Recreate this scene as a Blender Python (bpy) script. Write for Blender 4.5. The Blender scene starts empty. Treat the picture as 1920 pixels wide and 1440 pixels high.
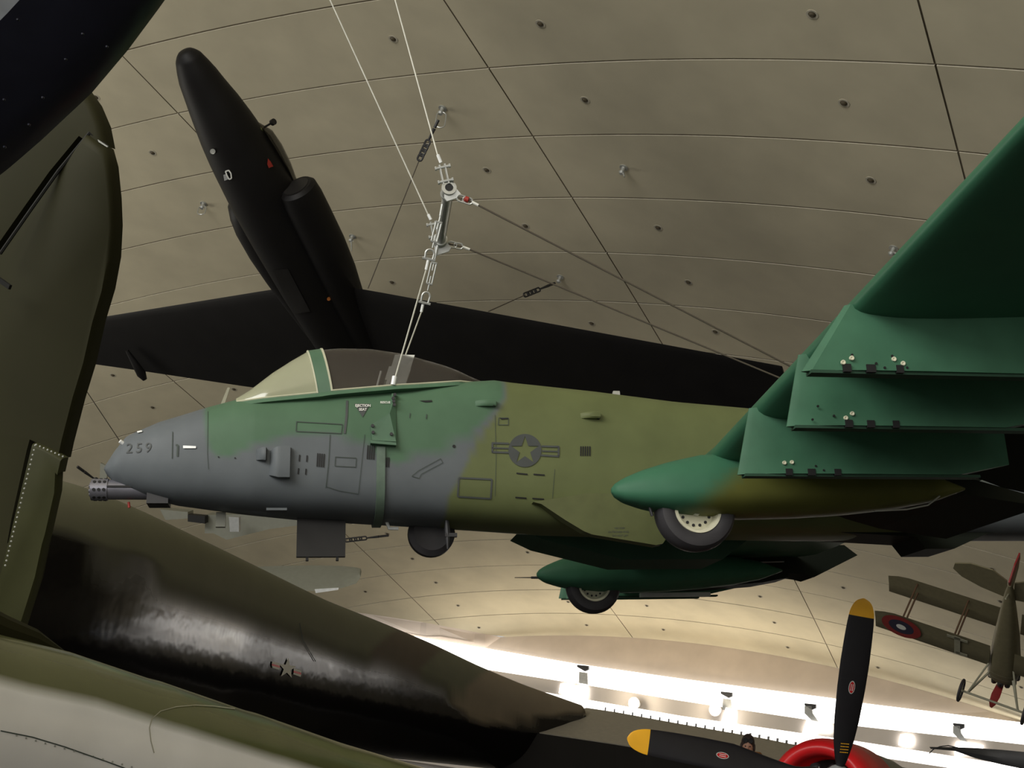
import bpy, bmesh, math, random
import numpy as np
from mathutils import Vector, Matrix
from mathutils.bvhtree import BVHTree
random.seed(7)
S = bpy.context.scene
COL = S.collection

# ------------------------------------------------------------------ camera
F = 2200.0                                   # focal length in pixels of a 1920 px wide frame
W = np.array([[0.9915360659997187, 0.12983154401685865, 0.0],
              [-0.038256144519319774, 0.2921658779015792, 0.9556022013351143],
              [0.12406730926524691, -0.9475140473724905, 0.2946598595049614]])
cam_d = bpy.data.cameras.new('camera'); cam = bpy.data.objects.new('camera', cam_d); COL.objects.link(cam)
cam_d.sensor_width = 36.0; cam_d.lens = F / 1920 * 36.0; cam_d.clip_start = 0.1; cam_d.clip_end = 500
cm = Matrix.Identity(4)
for r in range(3):
    cm[r][0] = W[r][0]; cm[r][1] = -W[r][1]; cm[r][2] = -W[r][2]
cam.matrix_world = cm
S.camera = cam
# ------------------------------------------------------------------ world, exposure
S.view_settings.view_transform = 'Standard'; S.view_settings.look = 'None'
S.view_settings.exposure = 0.0; S.view_settings.gamma = 1.0; S.view_settings.use_curve_mapping = False
wd = bpy.data.worlds.new('world'); S.world = wd; wd.use_nodes = True
wd.node_tree.nodes['Background'].inputs[0].default_value = (0.85, 0.92, 1.0, 1)
wd.node_tree.nodes['Background'].inputs[1].default_value = 0.6

def V(*a): return np.array(a, float)
def unit(v): v = np.asarray(v, float); return v / np.linalg.norm(v)
def ray(px, py): return W @ V((px - 960) / F, (py - 720) / F, 1.0)
def P(px, py, dep): return ray(px, py) * dep
def proj(X):
    c = W.T @ np.asarray(X, float); return V(960 + F * c[0] / c[2], 720 + F * c[1] / c[2], c[2])

def area(name, loc, target, sx, sy, power, color):
    d = bpy.data.lights.new(name, 'AREA'); d.shape = 'RECTANGLE'; d.size = sx; d.size_y = sy
    d.energy = power; d.color = color
    o = bpy.data.objects.new(name, d); COL.objects.link(o); o.location = loc
    o.rotation_euler = (Vector(target) - Vector(loc)).to_track_quat('-Z', 'Y').to_euler()
    return o
# daylight through the great glass front of the hall, behind the camera
area('daylight_glass_front', (-26, -13, 16.5), (2, 16, 5.5), 26, 14, 10500, (1.0, 0.97, 0.92))
area('daylight_glass_side', (-2, -20, 7.5), (2, 30, 9), 26, 9, 2200, (1.0, 0.95, 0.88))
# daylight coming in through the low window band of the far side
WD = unit(V(4.2 - 20.1, 77.0 - 66.8)); WN = V(-WD[1], WD[0])
area('added_left_ceiling_uplight', (-40, 38, 3.5), (-6, 44, 16), 22, 2.5, 2900, (1.0, 0.95, 0.84))  # added unseen light that brightens the left part of the ceiling
def window_light(name, c, L, h, power, color):
    d = bpy.data.lights.new(name, 'AREA'); d.shape = 'RECTANGLE'; d.size = L; d.size_y = h; d.energy = power; d.color = color
    o = bpy.data.objects.new(name, d); COL.objects.link(o); wn_ = WN if WN[1] > 0 else -WN; z = unit(V(wn_[0] * .1, wn_[1] * .1, -1))
    x = V(WD[0], WD[1], 0); y = unit(np.cross(z, x)); x = np.cross(y, z); m = Matrix.Identity(4)
    for r in range(3): m[r][0] = x[r]; m[r][1] = y[r]; m[r][2] = z[r]; m[r][3] = c[r]
    o.matrix_world = m
window_light('daylight_far_window', (8.5, 69.5, 3.6), 26, 1.6, 520, (1.0, 0.85, 0.66))
window_light('daylight_far_window_right', (25.5, 58.6, 3.2), 16, 1.4, 80, (1.0, 0.9, 0.78))

# ------------------------------------------------------------------ materials
def mat(name, col, rough=0.5, metal=0.0, var=0.12, scale=6.0, bump=0.0, bscale=30.0, attr=False, coat=0.0,
        emit=0.0, trans=0.0, spec=0.5, stretch=None):
    m = bpy.data.materials.new(name); m.use_nodes = True; nt = m.node_tree; N = nt.nodes; L = nt.links
    b = N['Principled BSDF']
    b.inputs['Roughness'].default_value = rough; b.inputs['Metallic'].default_value = metal
    b.inputs['Specular IOR Level'].default_value = spec
    if coat: b.inputs['Coat Weight'].default_value = coat; b.inputs['Coat Roughness'].default_value = 0.12
    tc = N.new('ShaderNodeTexCoord'); src = tc.outputs['Object']
    if stretch:
        mp = N.new('ShaderNodeMapping'); mp.inputs['Scale'].default_value = stretch
        L.new(src, mp.inputs['Vector']); src = mp.outputs['Vector']
    no = N.new('ShaderNodeTexNoise'); no.inputs['Scale'].default_value = scale; no.inputs['Detail'].default_value = 6
    L.new(src, no.inputs['Vector'])
    mr = N.new('ShaderNodeMapRange'); mr.inputs[1].default_value = 0.25; mr.inputs[2].default_value = 0.75
    mr.inputs[3].default_value = 1 - var; mr.inputs[4].default_value = 1 + var
    L.new(no.outputs['Fac'], mr.inputs[0])
    mx = N.new('ShaderNodeMix'); mx.data_type = 'RGBA'; mx.blend_type = 'MULTIPLY'; mx.inputs[0].default_value = 1
    if attr:
        at = N.new('ShaderNodeAttribute'); at.attribute_name = 'paint'; L.new(at.outputs['Color'], mx.inputs[6])
    else: mx.inputs[6].default_value = (*col, 1)
    L.new(mr.outputs[0], mx.inputs[7]); L.new(mx.outputs[2], b.inputs['Base Color'])
    if bump:
        n2 = N.new('ShaderNodeTexNoise'); n2.inputs['Scale'].default_value = bscale; L.new(src, n2.inputs['Vector'])
        bp = N.new('ShaderNodeBump'); bp.inputs['Strength'].default_value = bump; bp.inputs['Distance'].default_value = 0.05
        L.new(n2.outputs['Fac'], bp.inputs['Height']); L.new(bp.outputs[0], b.inputs['Normal'])
    if emit:
        b.inputs['Emission Color'].default_value = (*col, 1); b.inputs['Emission Strength'].default_value = emit
    return m
def glass(name, col, clear, rough=0.05, gloss=0.3):
    m = bpy.data.materials.new(name); m.use_nodes = True; nt = m.node_tree; N = nt.nodes; L = nt.links
    b = N['Principled BSDF']; b.inputs['Base Color'].default_value = (*col, 1); b.inputs['Roughness'].default_value = rough
    b.inputs['Specular IOR Level'].default_value = 0.8
    no = N.new('ShaderNodeTexNoise'); no.inputs['Scale'].default_value = 3.0
    mr = N.new('ShaderNodeMapRange'); mr.inputs[3].default_value = clear - 0.05; mr.inputs[4].default_value = clear + 0.05
    L.new(no.outputs['Fac'], mr.inputs[0])
    t = N.new('ShaderNodeBsdfTransparent'); mx = N.new('ShaderNodeMixShader')
    L.new(mr.outputs[0], mx.inputs[0]); L.new(b.outputs[0], mx.inputs[1]); L.new(t.outputs[0], mx.inputs[2])
    L.new(mx.outputs[0], N['Material Output'].inputs[0])
    return m

M = {}
M['concrete'] = mat('concrete', (0.62, 0.562, 0.405), 0.85, var=0.10, scale=0.55, stretch=(1, 1, 1), bump=0.05, bscale=2)
M['beam'] = mat('beam_concrete', (0.60, 0.51, 0.42), 0.85, var=0.08, scale=0.8)
M['joint'] = mat('joint', (0.20, 0.165, 0.11), 0.9)
M['joint_lip'] = mat('joint_lip', (0.70, 0.65, 0.52), 0.85)
M['socket_lip'] = mat('socket_lip', (0.50, 0.46, 0.36), 0.8)
M['socket'] = mat('socket_steel', (0.07, 0.055, 0.03), 0.6)
M['floor'] = mat('dark_floor', (0.045, 0.044, 0.042), 0.6, scale=0.5)
M['white_wall'] = mat('white_wall', (0.85, 0.78, 0.72), 0.7, var=0.04, scale=0.7)
M['white_frame'] = mat('white_frame', (0.8, 0.8, 0.78), 0.5)
M['grey_metal'] = mat('grey_metal', (0.42, 0.43, 0.42), 0.5, 0.3)
M['pane'] = mat('bright_pane', (1.0, 0.97, 0.93), 0.4, emit=2.6, var=0.02)
M['lamp'] = mat('lamp_lens', (1.0, 0.95, 0.85), 0.4, emit=25)
M['paint'] = mat('camouflage_paint', (0.1, 0.1, 0.1), 0.5, attr=True, var=0.10, scale=2.5, spec=0.2)
M['paint_gloss'] = mat('gloss_camouflage_paint', (0.1, 0.1, 0.1), 0.35, attr=True, var=0.06, scale=1.5, coat=0.0)
M['wing_green'] = mat('wing_green', (0.035, 0.125, 0.068), 0.45, var=0.12, scale=2, spec=0.35)
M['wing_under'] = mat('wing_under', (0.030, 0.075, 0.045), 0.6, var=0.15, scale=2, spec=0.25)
M['pylon_green'] = mat('pylon_green', (0.052, 0.150, 0.086), 0.5, var=0.14, scale=4, spec=0.3)
M['shaded_green'] = mat('shade_painted_green', (0.014, 0.018, 0.013), 0.6, var=0.15, scale=2, spec=0.15)  # wing green painted near black, standing in for shade underneath
M['olive'] = mat('olive_paint', (0.105, 0.118, 0.045), 0.5, var=0.12, spec=0.35)
M['decal'] = mat('decal_grey', (0.055, 0.062, 0.060), 0.6)
M['decal_thin'] = mat('panel_line', (0.045, 0.06, 0.05), 0.7)
M['decal_white'] = mat('decal_white', (0.80, 0.80, 0.74), 0.6)
M['insignia_white'] = mat('insignia_white', (0.95, 0.94, 0.90), 0.6, var=.02)
M['slot'] = mat('slot_black', (0.008, 0.008, 0.008), 0.7)
M['reflector'] = mat('formation_strip', (0.85, 0.87, 0.85), 0.25)
M['plate_green'] = mat('bracket_green', (0.075, 0.155, 0.092), 0.5, var=0.1)
M['strap'] = mat('strap_grey_green', (0.11, 0.16, 0.12), 0.6, var=0.15, scale=12)
M['rubber'] = mat('tyre_rubber', (0.035, 0.033, 0.036), 0.55, var=0.2)
M['hub'] = mat('wheel_hub_cream', (0.72, 0.70, 0.52), 0.4)
M['gun'] = mat('gun_metal', (0.20, 0.20, 0.23), 0.35, 0.5)
M['dark_metal'] = mat('dark_metal', (0.03, 0.03, 0.032), 0.5, 0.2)
M['windscreen'] = glass('windscreen_glass', (0.36, 0.37, 0.25), 0.12, 0.12)  # milky beige base colour carries the reflections of the glass
M['canopy'] = glass('canopy_glass', (0.075, 0.065, 0.055), 0.6, 0.03)
M['seal'] = mat('canopy_seal', (0.50, 0.50, 0.36), 0.5)
M['seat'] = mat('seat_metal', (0.75, 0.76, 0.70), 0.4, 0.1)
M['black'] = mat('matt_black', (0.0075, 0.0068, 0.0066), 0.55, var=0.2, scale=1.0, spec=0.25)
M['black_shade'] = mat('black_panel', (0.016, 0.015, 0.014), 0.45, spec=0.3)
M['red'] = mat('warning_red', (0.35, 0.03, 0.02), 0.5)
M['amber'] = mat('amber_light', (0.6, 0.2, 0.05), 0.4)
M['steel'] = mat('galvanised_steel', (0.50, 0.51, 0.48), 0.38, 0.55)
M['cable'] = mat('steel_cable', (0.55, 0.55, 0.48), 0.5, 0.2)
M['dark_cable'] = mat('dark_cable', (0.09, 0.075, 0.055), 0.6)
M['fin'] = mat('olive_drab_fin', (0.024, 0.023, 0.0085), 0.65, var=0.15, scale=1.5, spec=0.15)
M['gap'] = mat('hinge_gap', (0.006, 0.006, 0.004), 0.8)
M['navy_black'] = mat('blue_black_gloss', (0.010, 0.011, 0.022), 0.28, var=0.2, coat=0.0, bump=0.15, bscale=5)
M['aluminium'] = mat('bare_aluminium', (0.40, 0.43, 0.46), 0.35, 0.6, bump=0.2, bscale=6)
M['rivet'] = mat('rivet', (0.45, 0.46, 0.42), 0.4, 0.4)
M['roundel_red'] = mat('roundel_red', (0.26, 0.02, 0.02), 0.6)
M['roundel_blue'] = mat('roundel_blue', (0.02, 0.02, 0.05), 0.6)
M['fabric'] = mat('doped_fabric', (0.17, 0.15, 0.085), 0.6, var=0.1)
M['fabric_light'] = mat('doped_fabric_light', (0.30, 0.29, 0.21), 0.6)
M['wood'] = mat('varnished_strut', (0.10, 0.055, 0.03), 0.45)
M['prop_black'] = mat('propeller_black', (0.012, 0.011, 0.013), 0.38, var=0.15)
M['yellow'] = mat('tip_yellow', (1.0, 0.50, 0.02), 0.5, var=0.05)
M['cowl_red'] = mat('cowling_red', (0.80, 0.016, 0.02), 0.35, var=0.05)
M['skin'] = mat('skin', (0.55, 0.30, 0.20), 0.55)
M['leather'] = mat('tan_leather', (0.28, 0.11, 0.035), 0.5)
M['helmet'] = mat('helmet_leather', (0.055, 0.035, 0.03), 0.5)
M['trousers'] = mat('dark_trousers', (0.04, 0.04, 0.035), 0.8)
M['far_grey'] = mat('pale_grey_paint', (0.24, 0.245, 0.20), 0.5, var=0.06)
M['wing_grey'] = mat('warm_grey_wing', (0.34, 0.31, 0.25), 0.5, var=0.08)

# ------------------------------------------------------------------ helpers
def mesh(name, verts, faces, m, parent=None, smooth=True, mi=None, colors=None, auto=None):
    me = bpy.data.meshes.new(name)
    me.from_pydata([tuple(map(float, v)) for v in verts], [], [tuple(int(i) for i in f) for f in faces])
    ms = m if isinstance(m, (list, tuple)) else [m]
    for x in ms: me.materials.append(x)
    if mi is not None: me.polygons.foreach_set('material_index', mi)
    if smooth: me.polygons.foreach_set('use_smooth', [True] * len(me.polygons))
    me.update()
    bm = bmesh.new(); bm.from_mesh(me); bmesh.ops.recalc_face_normals(bm, faces=bm.faces); bm.to_mesh(me); bm.free()
    if colors is not None:
        ca = me.color_attributes.new('paint', 'FLOAT_COLOR', 'POINT')
        ca.data.foreach_set('color', np.hstack([colors, np.ones((len(colors), 1))]).astype(np.float32).ravel())
    if auto is not None and smooth:
        try: me.set_sharp_from_angle(angle=math.radians(auto))
        except Exception: pass
    o = bpy.data.objects.new(name, me); COL.objects.link(o)
    if parent is not None: o.parent = parent
    return o
def tag(o, label, cat, group=None):
    o['label'] = label; o['category'] = cat
    if group: o['group'] = group
    return o
def struct(o): o['kind'] = 'structure'; return o
def part(o, label): o['label'] = label; return o
def empty(name, label, cat, group=None, mat4=None, loc=None):
    o = bpy.data.objects.new(name, None); COL.objects.link(o); o.empty_display_size = 0.2
    if mat4 is not None: o.matrix_world = mat4
    if loc is not None: o.location = loc
    return tag(o, label, cat, group)
def m4(R, t):
    m = Matrix.Identity(4)
    for r in range(3):
        for c in range(3): m[r][c] = R[r][c]
        m[r][3] = t[r]
    return m
class MB:
    def __init__(s): s.v = []; s.f = []; s.mi = []
    def add(s, v, f, k=0):
        n = len(s.v); s.v += [tuple(map(float, a)) for a in v]; s.f += [tuple(i + n for i in g) for g in f]; s.mi += [k] * len(f); return s
    def box(s, lo, hi, k=0, A=None):
        v = [np.array([x, y, z], float) for x in (lo[0], hi[0]) for y in (lo[1], hi[1]) for z in (lo[2], hi[2])]
        if A is not None: v = [A(p) for p in v]
        return s.add(v, [(0, 1, 3, 2), (4, 6, 7, 5), (0, 4, 5, 1), (2, 3, 7, 6), (0, 2, 6, 4), (1, 5, 7, 3)], k)
    def hexa(s, v, k=0):      # 8 points: bottom 4 ring, top 4 ring
        return s.add(v, [(0, 1, 2, 3), (7, 6, 5, 4), (0, 4, 5, 1), (1, 5, 6, 2), (2, 6, 7, 3), (3, 7, 4, 0)], k)
    def rings(s, R, k=0, closed=True, cap=True):
        n = len(R[0]); v = [p for r in R for p in r]; f = []
        for a in range(len(R) - 1):
            for b in range(n if closed else n - 1):
                c = (b + 1) % n; f.append((a * n + b, a * n + c, (a + 1) * n + c, (a + 1) * n + b))
        if cap and closed: f += [tuple(range(n))[::-1], tuple((len(R) - 1) * n + i for i in range(n))]
        return s.add(v, f, k)
    def tube(s, pts, r, n=8, k=0, closed=False):
        pts = [np.asarray(p, float) for p in pts]; rr = r if hasattr(r, '__len__') else [r] * len(pts); R = []
        u = None
        for i, p in enumerate(pts):
            if closed: t = unit(pts[(i + 1) % len(pts)] - pts[i - 1])
            else: t = unit(pts[min(i + 1, len(pts) - 1)] - pts[max(i - 1, 0)])
            if u is None:
                u = np.cross(t, V(0, 0, 1)) if abs(t[2]) < .9 else np.cross(t, V(1, 0, 0))
            u = unit(u - (u @ t) * t); w = np.cross(t, u)
            R.append([p + rr[i] * (math.cos(a) * u + math.sin(a) * w) for a in [2 * math.pi * j / n for j in range(n)]])
        if closed: R.append(R[0]); return s.rings(R, k, cap=False)
        return s.rings(R, k)
    def prism(s, poly, d, k=0):   # poly: list of 3D pts, d: extrusion vector
        n = len(poly); a = [np.asarray(p, float) for p in poly]; b = [p + np.asarray(d, float) for p in a]
        return s.add(a + b, [tuple(range(n))[::-1], tuple(range(n, 2 * n))] + [(i, (i + 1) % n, n + (i + 1) % n, n + i) for i in range(n)], k)
    def lathe(s, o, ax, prof, n=32, k=0, cap=True):   # prof [(along, radius)]
        ax = unit(ax); u = np.cross(ax, V(0, 0, 1)); u = unit(u if np.linalg.norm(u) > .1 else np.cross(ax, V(1, 0, 0))); w = np.cross(ax, u)
        o = np.asarray(o, float)
        return s.rings([[o + ax * t + max(r, 1e-4) * (math.cos(2 * math.pi * j / n) * u + math.sin(2 * math.pi * j / n) * w) for j in range(n)] for t, r in prof], k, cap=cap)
    def build(s, name, m, parent=None, smooth=True, auto=35, **kw):
        return mesh(name, s.v, s.f, m, parent, smooth, s.mi, auto=auto, **kw)
def lerp(x, xs, ys): return float(np.interp(x, xs, ys))

# ------------------------------------------------------------------ the hall: torus shaped concrete shell
Mc = np.array([[0.8273467541935814, 0.5020982495754448, 0.2517830337783316], [-0.5426973130980197, 0.8301444146963897, 0.12782752874314202], [-0.1448343007769079, -0.2423996669173936, 0.9593046579668011]])
tc_ = V(3.927281312032251, 39.90742078027934, 16.21007797438004)
RR, rr_, ph0, th0, dth = 82.14300441278834, 348.4653728685725, -0.04195535601934705, 0.0010690421237484007, -0.1591861299822495
def CS(i, j, off=0.0):
    ph = ph0 + i * 3 / rr_; th = th0 + j * dth
    rho = (RR + rr_ * (math.cos(ph) - 1)) + off * math.cos(ph)
    return Mc @ V(rho * math.sin(th), (rr_ + off) * math.sin(ph), rho * math.cos(th) - RR) + tc_
def imax(j):     # the shell ends in a ring beam; on the left the edge is cut back obliquely
    return 16.0 if j <= 1.73 else max(2.0, 16.0 - (j - 1.73) * 2.8)
def shell():
    b = MB(); G = 0.045; nu = 10
    for j in range(-4, 5):
        for i in range(-20, 16):
            hj = 0.002; hi = 0.011
            js = np.linspace(j + hj, j + 1 - hj, nu + 1)
            lo = [min(i + hi, imax(q)) for q in js]; hi_ = [min(i + 1 - hi, imax(q)) for q in js]
            if max(h - l for h, l in zip(hi_, lo)) < 1e-3: continue
            v = []; f = []
            for q, l, h in zip(js, lo, hi_):
                v += [CS(l, q), CS((l + h) / 2, q), CS(h, q), CS(l, q, G), CS(h, q, G)]
            for a in range(nu):
                o = a * 5; f += [(o, o + 5, o + 6, o + 1), (o + 1, o + 6, o + 7, o + 2)]
            b.add(v, f, 0)
            b.add(v, [(a * 5 + 3, a * 5 + 8, a * 5 + 5, a * 5) for a in range(nu)], 1)      # near wall of the joint
            b.add(v, [(a * 5 + 2, a * 5 + 7, a * 5 + 9, a * 5 + 4) for a in range(nu)], 1)
            e = nu * 5; b.add(v, [(0, 3, 4, 2, 1), (e + 1, e + 2, e + 4, e + 3, e)], 2)
    # backing behind the joints
    v = []; f = []; JI = np.linspace(-4, 5, 73)
    for q in JI:
        for t in range(13): v.append(CS(-20 + (imax(q) + 20) * t / 12, q, G + 0.002))
    for a in range(72):
        for t in range(12): o = a * 13 + t; f.append((o, o + 13, o + 14, o + 1))
    b.add(v, f, 2)
    v = [p for q in JI for p in (CS(-20, q, .3), CS(imax(q), q, .3))]
    return b
ceil = shell().build('ceiling', [M['concrete'], M['joint_lip'], M['joint']], smooth=True, auto=20); struct(ceil)
EYES = {(1, 0.2), (2, 1.2), (3, 0.8), (2, -0.2), (3, -0.8), (4, 0.2)}
def frame_at(i, j):
    p = CS(i, j); n = unit(CS(i, j, 1) - p); a = unit(CS(i + .1, j) - p); return p, n, a, np.cross(n, a)
sock_me = None; ns = 0
for i in range(0, 16):
    for k in range(-1, 3):
        for s_ in (-0.2, 0.2):
            j = k + s_ + (0 if True else 0)
            if (i, round(j, 1)) in EYES or i + .5 > imax(j) - .3: continue
            p, n, a, c = frame_at(i + .5, j); q = proj(p)
            if not (-20 < q[0] < 1940 and -20 < q[1] < 1460) : continue
            if sock_me is None:
                b = MB(); b.lathe((0, 0, 0), (0, 0, -1), [(-.02, .15), (.012, .15), (.012, .10), (-.015, .095)], 18, 0)
                b.lathe((0, 0, 0), (0, 0, -1), [(-.02, .095), (.014, .09), (.05, .045), (.05, 0)], 14, 1)
                o = b.build('anchor_socket', [M['socket_lip'], M['socket']], ceil); sock_me = o.data
            else:
                o = bpy.data.objects.new('anchor_socket', sock_me); COL.objects.link(o); o.parent = ceil
            o.matrix_world = m4(np.stack([a, c, n], 1), p + n * .0); ns += 1
# ring beam, far wall, window bands.  The wall stands under the outer edge of the shell
PA = CS(16, -2.5); 
edge = [CS(16, j) for j in np.linspace(-3.6, 1.73, 30)] + [CS(imax(j), j) for j in np.linspace(1.8, 3.6, 8)]
A2 = V(20.1, 66.8); B2 = V(4.2, 77.0); wdir = unit(B2 - A2); wn = V(-wdir[1], wdir[0])
def WP(px, py, off=0.0):     # point on the far wall
    r_ = ray(px, py); return r_ * (((A2 @ wn) + off) / (r_[:2] @ wn))
def wall_pts(L, off=0.0): return [WP(x, y, off) for x, y in L]
def ext(L):
    (x0, y0), (x1, y1), (x2, y2), (x3, y3) = L[0], L[1], L[-2], L[-1]
    return [(-300, y0 - (x0 + 300) * (y1 - y0) / (x1 - x0))] + L + [(2300, y3 + (2300 - x3) * (y3 - y2) / (x3 - x2))]
HEAD = ext([(820, 1200), (1083, 1245), (1280, 1273), (1567, 1310), (1613, 1318), (1920, 1355)])
SILL = ext([(983, 1267), (1100, 1285), (1280, 1315), (1560, 1357), (1920, 1397)])
LTOP = ext([(1107, 1313), (1280, 1343), (1607, 1390), (1780, 1417)])
LBOT = ext([(1107, 1336), (1280, 1365), (1423, 1386), (1700, 1428)])
EDGE = ext([(725, 1146), (940, 1196), (1190, 1198), (1568, 1245), (1800, 1295), (1920, 1325)])
XS = list(range(-280, 2260, 40))
def at(L, x): return (x, float(np.interp(x, [p[0] for p in L], [p[1] for p in L])))
def band(top, bot, off0, off1, name, m, ret=0.5):
    b = MB(); R = []
    for x in XS:
        t0, b0 = WP(*at(top, x), off0), WP(*at(bot, x), off1)
        R.append([t0, b0, b0 + V(wn[0], wn[1], 0) * ret, t0 + V(wn[0], wn[1], 0) * ret])
    b.rings(R); return b.build(name, m, smooth=False)
def shell_edge(x):
    return None
# fascia of the ring beam follows the real shell edge down to the window head
b = MB(); R = []
for k, e in enumerate(edge):
    q = proj(e); hx = at(HEAD, min(max(q[0], -290), 2290)); h = WP(*hx)
    
    R.append([e + V(0, 0, .03), h, h - V(wn[0], wn[1], 0) * .6, e - V(wn[0], wn[1], 0) * .6])
b.rings(R); struct(b.build('trim_1', M['beam'], smooth=False))
struct(band(SILL, LTOP, 0.0, 0.0, 'wall_back', M['white_wall'], .5))
lowf = [(x, at(LBOT, x)[1] + 260) for x in (-300, 2300)]
struct(band(LBOT, lowf, 0.0, 0.0, 'trim_2', M['white_wall'], .5))
for nm, tp, bt in (('window_1', HEAD, SILL), ('window_2', LTOP, LBOT)):
    struct(band(tp, bt, .35, .35, nm, M['pane'], .03))
# window hardware: brackets, glowing panels
def wall_slab(poly, off, th, name, m, label=None, cat=None, group=None, parent=None):
    b = MB(); b.prism([WP(x, y, off) for x, y in poly], V(wn[0], wn[1], 0) * th)
    o = b.build(name, m, parent, smooth=False)
    if label: tag(o, label, cat, group)
    return o
for k, (x, y, lab) in enumerate([(1096, 1248, 'grey steel vent actuator bracket in the bright window, nearest the big dark fuselage'),
                                 (1365, 1298, 'small grey bracket in the bright window beside the right glowing lamp'),
                                 (1522, 1320, 'bent grey bracket in the bright window just left of the upright propeller blade'),
                                 (1800, 1357, 'bent grey bracket in the bright window below the hanging biplane')]):
    root = empty('window_bracket', lab, 'bracket', 'brackets along the bright window', loc=tuple(WP(x, y, .5)))
    o0 = np.array(root.location)
    def loc_slab(poly, nm, m, off=.42, th=.15):
        b = MB(); b.prism([WP(a, c, off) - o0 for a, c in poly], V(wn[0], wn[1], 0) * th); return b.build(nm, m, root, smooth=False)
    loc_slab([(x - 12, y - 1), (x + 9, y + 1), (x + 9, y + 8), (x + 2, y + 11), (x - 12, y + 3)], 'mount', M['dark_metal'])
    if k < 2: loc_slab([(x - 8, y + 12), (x + 7, y + 14), (x + 8, y + 36), (x - 9, y + 33)], 'arm', M['grey_metal'])
    else: loc_slab([(x - 12, y + 4), (x + 1, y + 5), (x + 3, y + 18), (x + 14, y + 34), (x + 1, y + 31), (x - 12, y + 18)], 'arm', M['grey_metal'])
for poly, lab in (([(1052, 1282), (1075, 1284), (1074, 1303), (1049, 1300)], 'small glowing white box on the wall ledge, farthest left by the dark fuselage'),
                  ([(1082, 1285), (1102, 1288), (1098, 1316), (1076, 1310)], 'glowing white upright panel on the ledge beside the leftmost window bracket'),
                  ([(1362, 1327), (1380, 1331), (1377, 1362), (1353, 1355)], 'glowing white upright panel on the ledge right of the right glowing lamp'),
                  ([(1513, 1351), (1535, 1354), (1530, 1378), (1505, 1374)], 'glowing white upright panel on the ledge above the red cowling'),
                  ([(1537, 1356), (1560, 1359), (1560, 1374), (1536, 1371)], 'glowing square white panel touching the upright propeller blade'),
                  ([(1689, 1377), (1714, 1380), (1711, 1400), (1685, 1397)], 'glowing square white panel alone on the ledge right of the propeller'),
                  ([(1793, 1391), (1845, 1398), (1842, 1406), (1790, 1418)], 'glowing white wedge shaped panel on the ledge at lower right')):
    wall_slab(poly, .62, .10, 'light_panel', M['pane'], lab, 'panel', 'glowing white panels on the window ledge')  # glow of the window pane put on these panels
for x, y, lab in ((1190, 1319, 'glowing round spotlight on the window wall right of the dark fuselage'), (1342, 1331, 'glowing round spotlight on the window wall left of the upright propeller')):
    c = WP(x, y, 1.1); root = empty('spotlight', lab, 'lamp', 'glowing spotlights at the window', loc=tuple(c))
    b = MB(); b.lathe((0, 0, 0), (wn[0], wn[1], 0), [(-.5, .16), (-.1, .30), (.12, .36), (.12, .30), (.0, .28)], 20); b.build('lamp_housing', M['white_frame'], root)
    b = MB(); b.lathe((0, 0, 0), (wn[0], wn[1], 0), [(.05, .29), (.13, .24), (.16, .01)], 20); b.build('lamp_lens', M['lamp'], root)
    ld = bpy.data.lights.new('spotlight_beam', 'POINT'); ld.energy = 130; ld.color = (1, .86, .66); ld.shadow_soft_size = .3
    lo = bpy.data.objects.new('spotlight_beam', ld); COL.objects.link(lo); lo.parent = root; lo.location = (wn[0] * .6, wn[1] * .6, .1)
# floor
b = MB(); b.box((-90, -45, -1.9), (90, 110, -1.6)); fl = b.build('floor', M['floor'], smooth=False); struct(fl)

# ------------------------------------------------------------------ hanging anchor rings in the ceiling
def link_ring(b, c, ax, up, L, w, r, k=0):
    pts = []
    for t in range(24):
        a = 2 * math.pi * t / 24; pts.append(c + ax * math.cos(a) * w + up * (math.sin(a) * w + math.copysign(L / 2 - w, math.sin(a)) * (1 if abs(math.sin(a)) > .01 else 0)))
    b.tube(pts, r, 6, k, closed=True)
cr = unit(W @ V(1, 0, 0)); cu = unit(W @ V(0, -1, 0))
RINGS = [((1, .2), (-3, 22), 'long steel ring hanging from a ceiling socket, holding the chain right of the black nose', 1),
         ((2, 1.2), (-3, 12), 'bare steel ring on a ceiling socket left of the black aircraft', 1),
         ((3, .8), (-2, 28), 'steel anchor with a hanging rod just right of the black engine intake', 0),
         ((2, -.2), (1, 18), 'steel anchor with a short drooping pin, alone in the upper middle of the ceiling', 0),
         ((3, -.8), (9, 12), 'steel anchor beside the leading edge of the green wing', 0),
         ((4, .2), (-1, 10), 'steel anchor holding a stay wire above the right black wing', 0)]
for (i, j), (dx, dy), lab, ring in RINGS:
    p, n, a, c = frame_at(i + .5, j); root = empty('ceiling_anchor', lab, 'anchor', 'hanging anchors of the concrete ceiling', loc=tuple(p))
    b = MB(); b.lathe((0, 0, 0), -n, [(-.02, .14), (.03, .14), (.03, .07), (.16, .06), (.2, .1), (.26, .06)], 16); b.build('anchor_plate', M['steel'], root)
    q = proj(p)
    e = P(q[0] + dx, q[1] + dy, q[2] - .25) - p
    b = MB()
    if ring: link_ring(b, (e) * .9 + (-n * .05), unit(np.cross(unit(e), W @ V(0, 0, 1))), unit(e), np.linalg.norm(e) * 1.3, .15, .022); b.build('ring', M['steel'], root)
    else: b.tube([-n * .15, e * .6 - n * .05, e], [.04, .028, .02], 8); b.build('hanging_pin', M['steel'], root)

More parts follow.
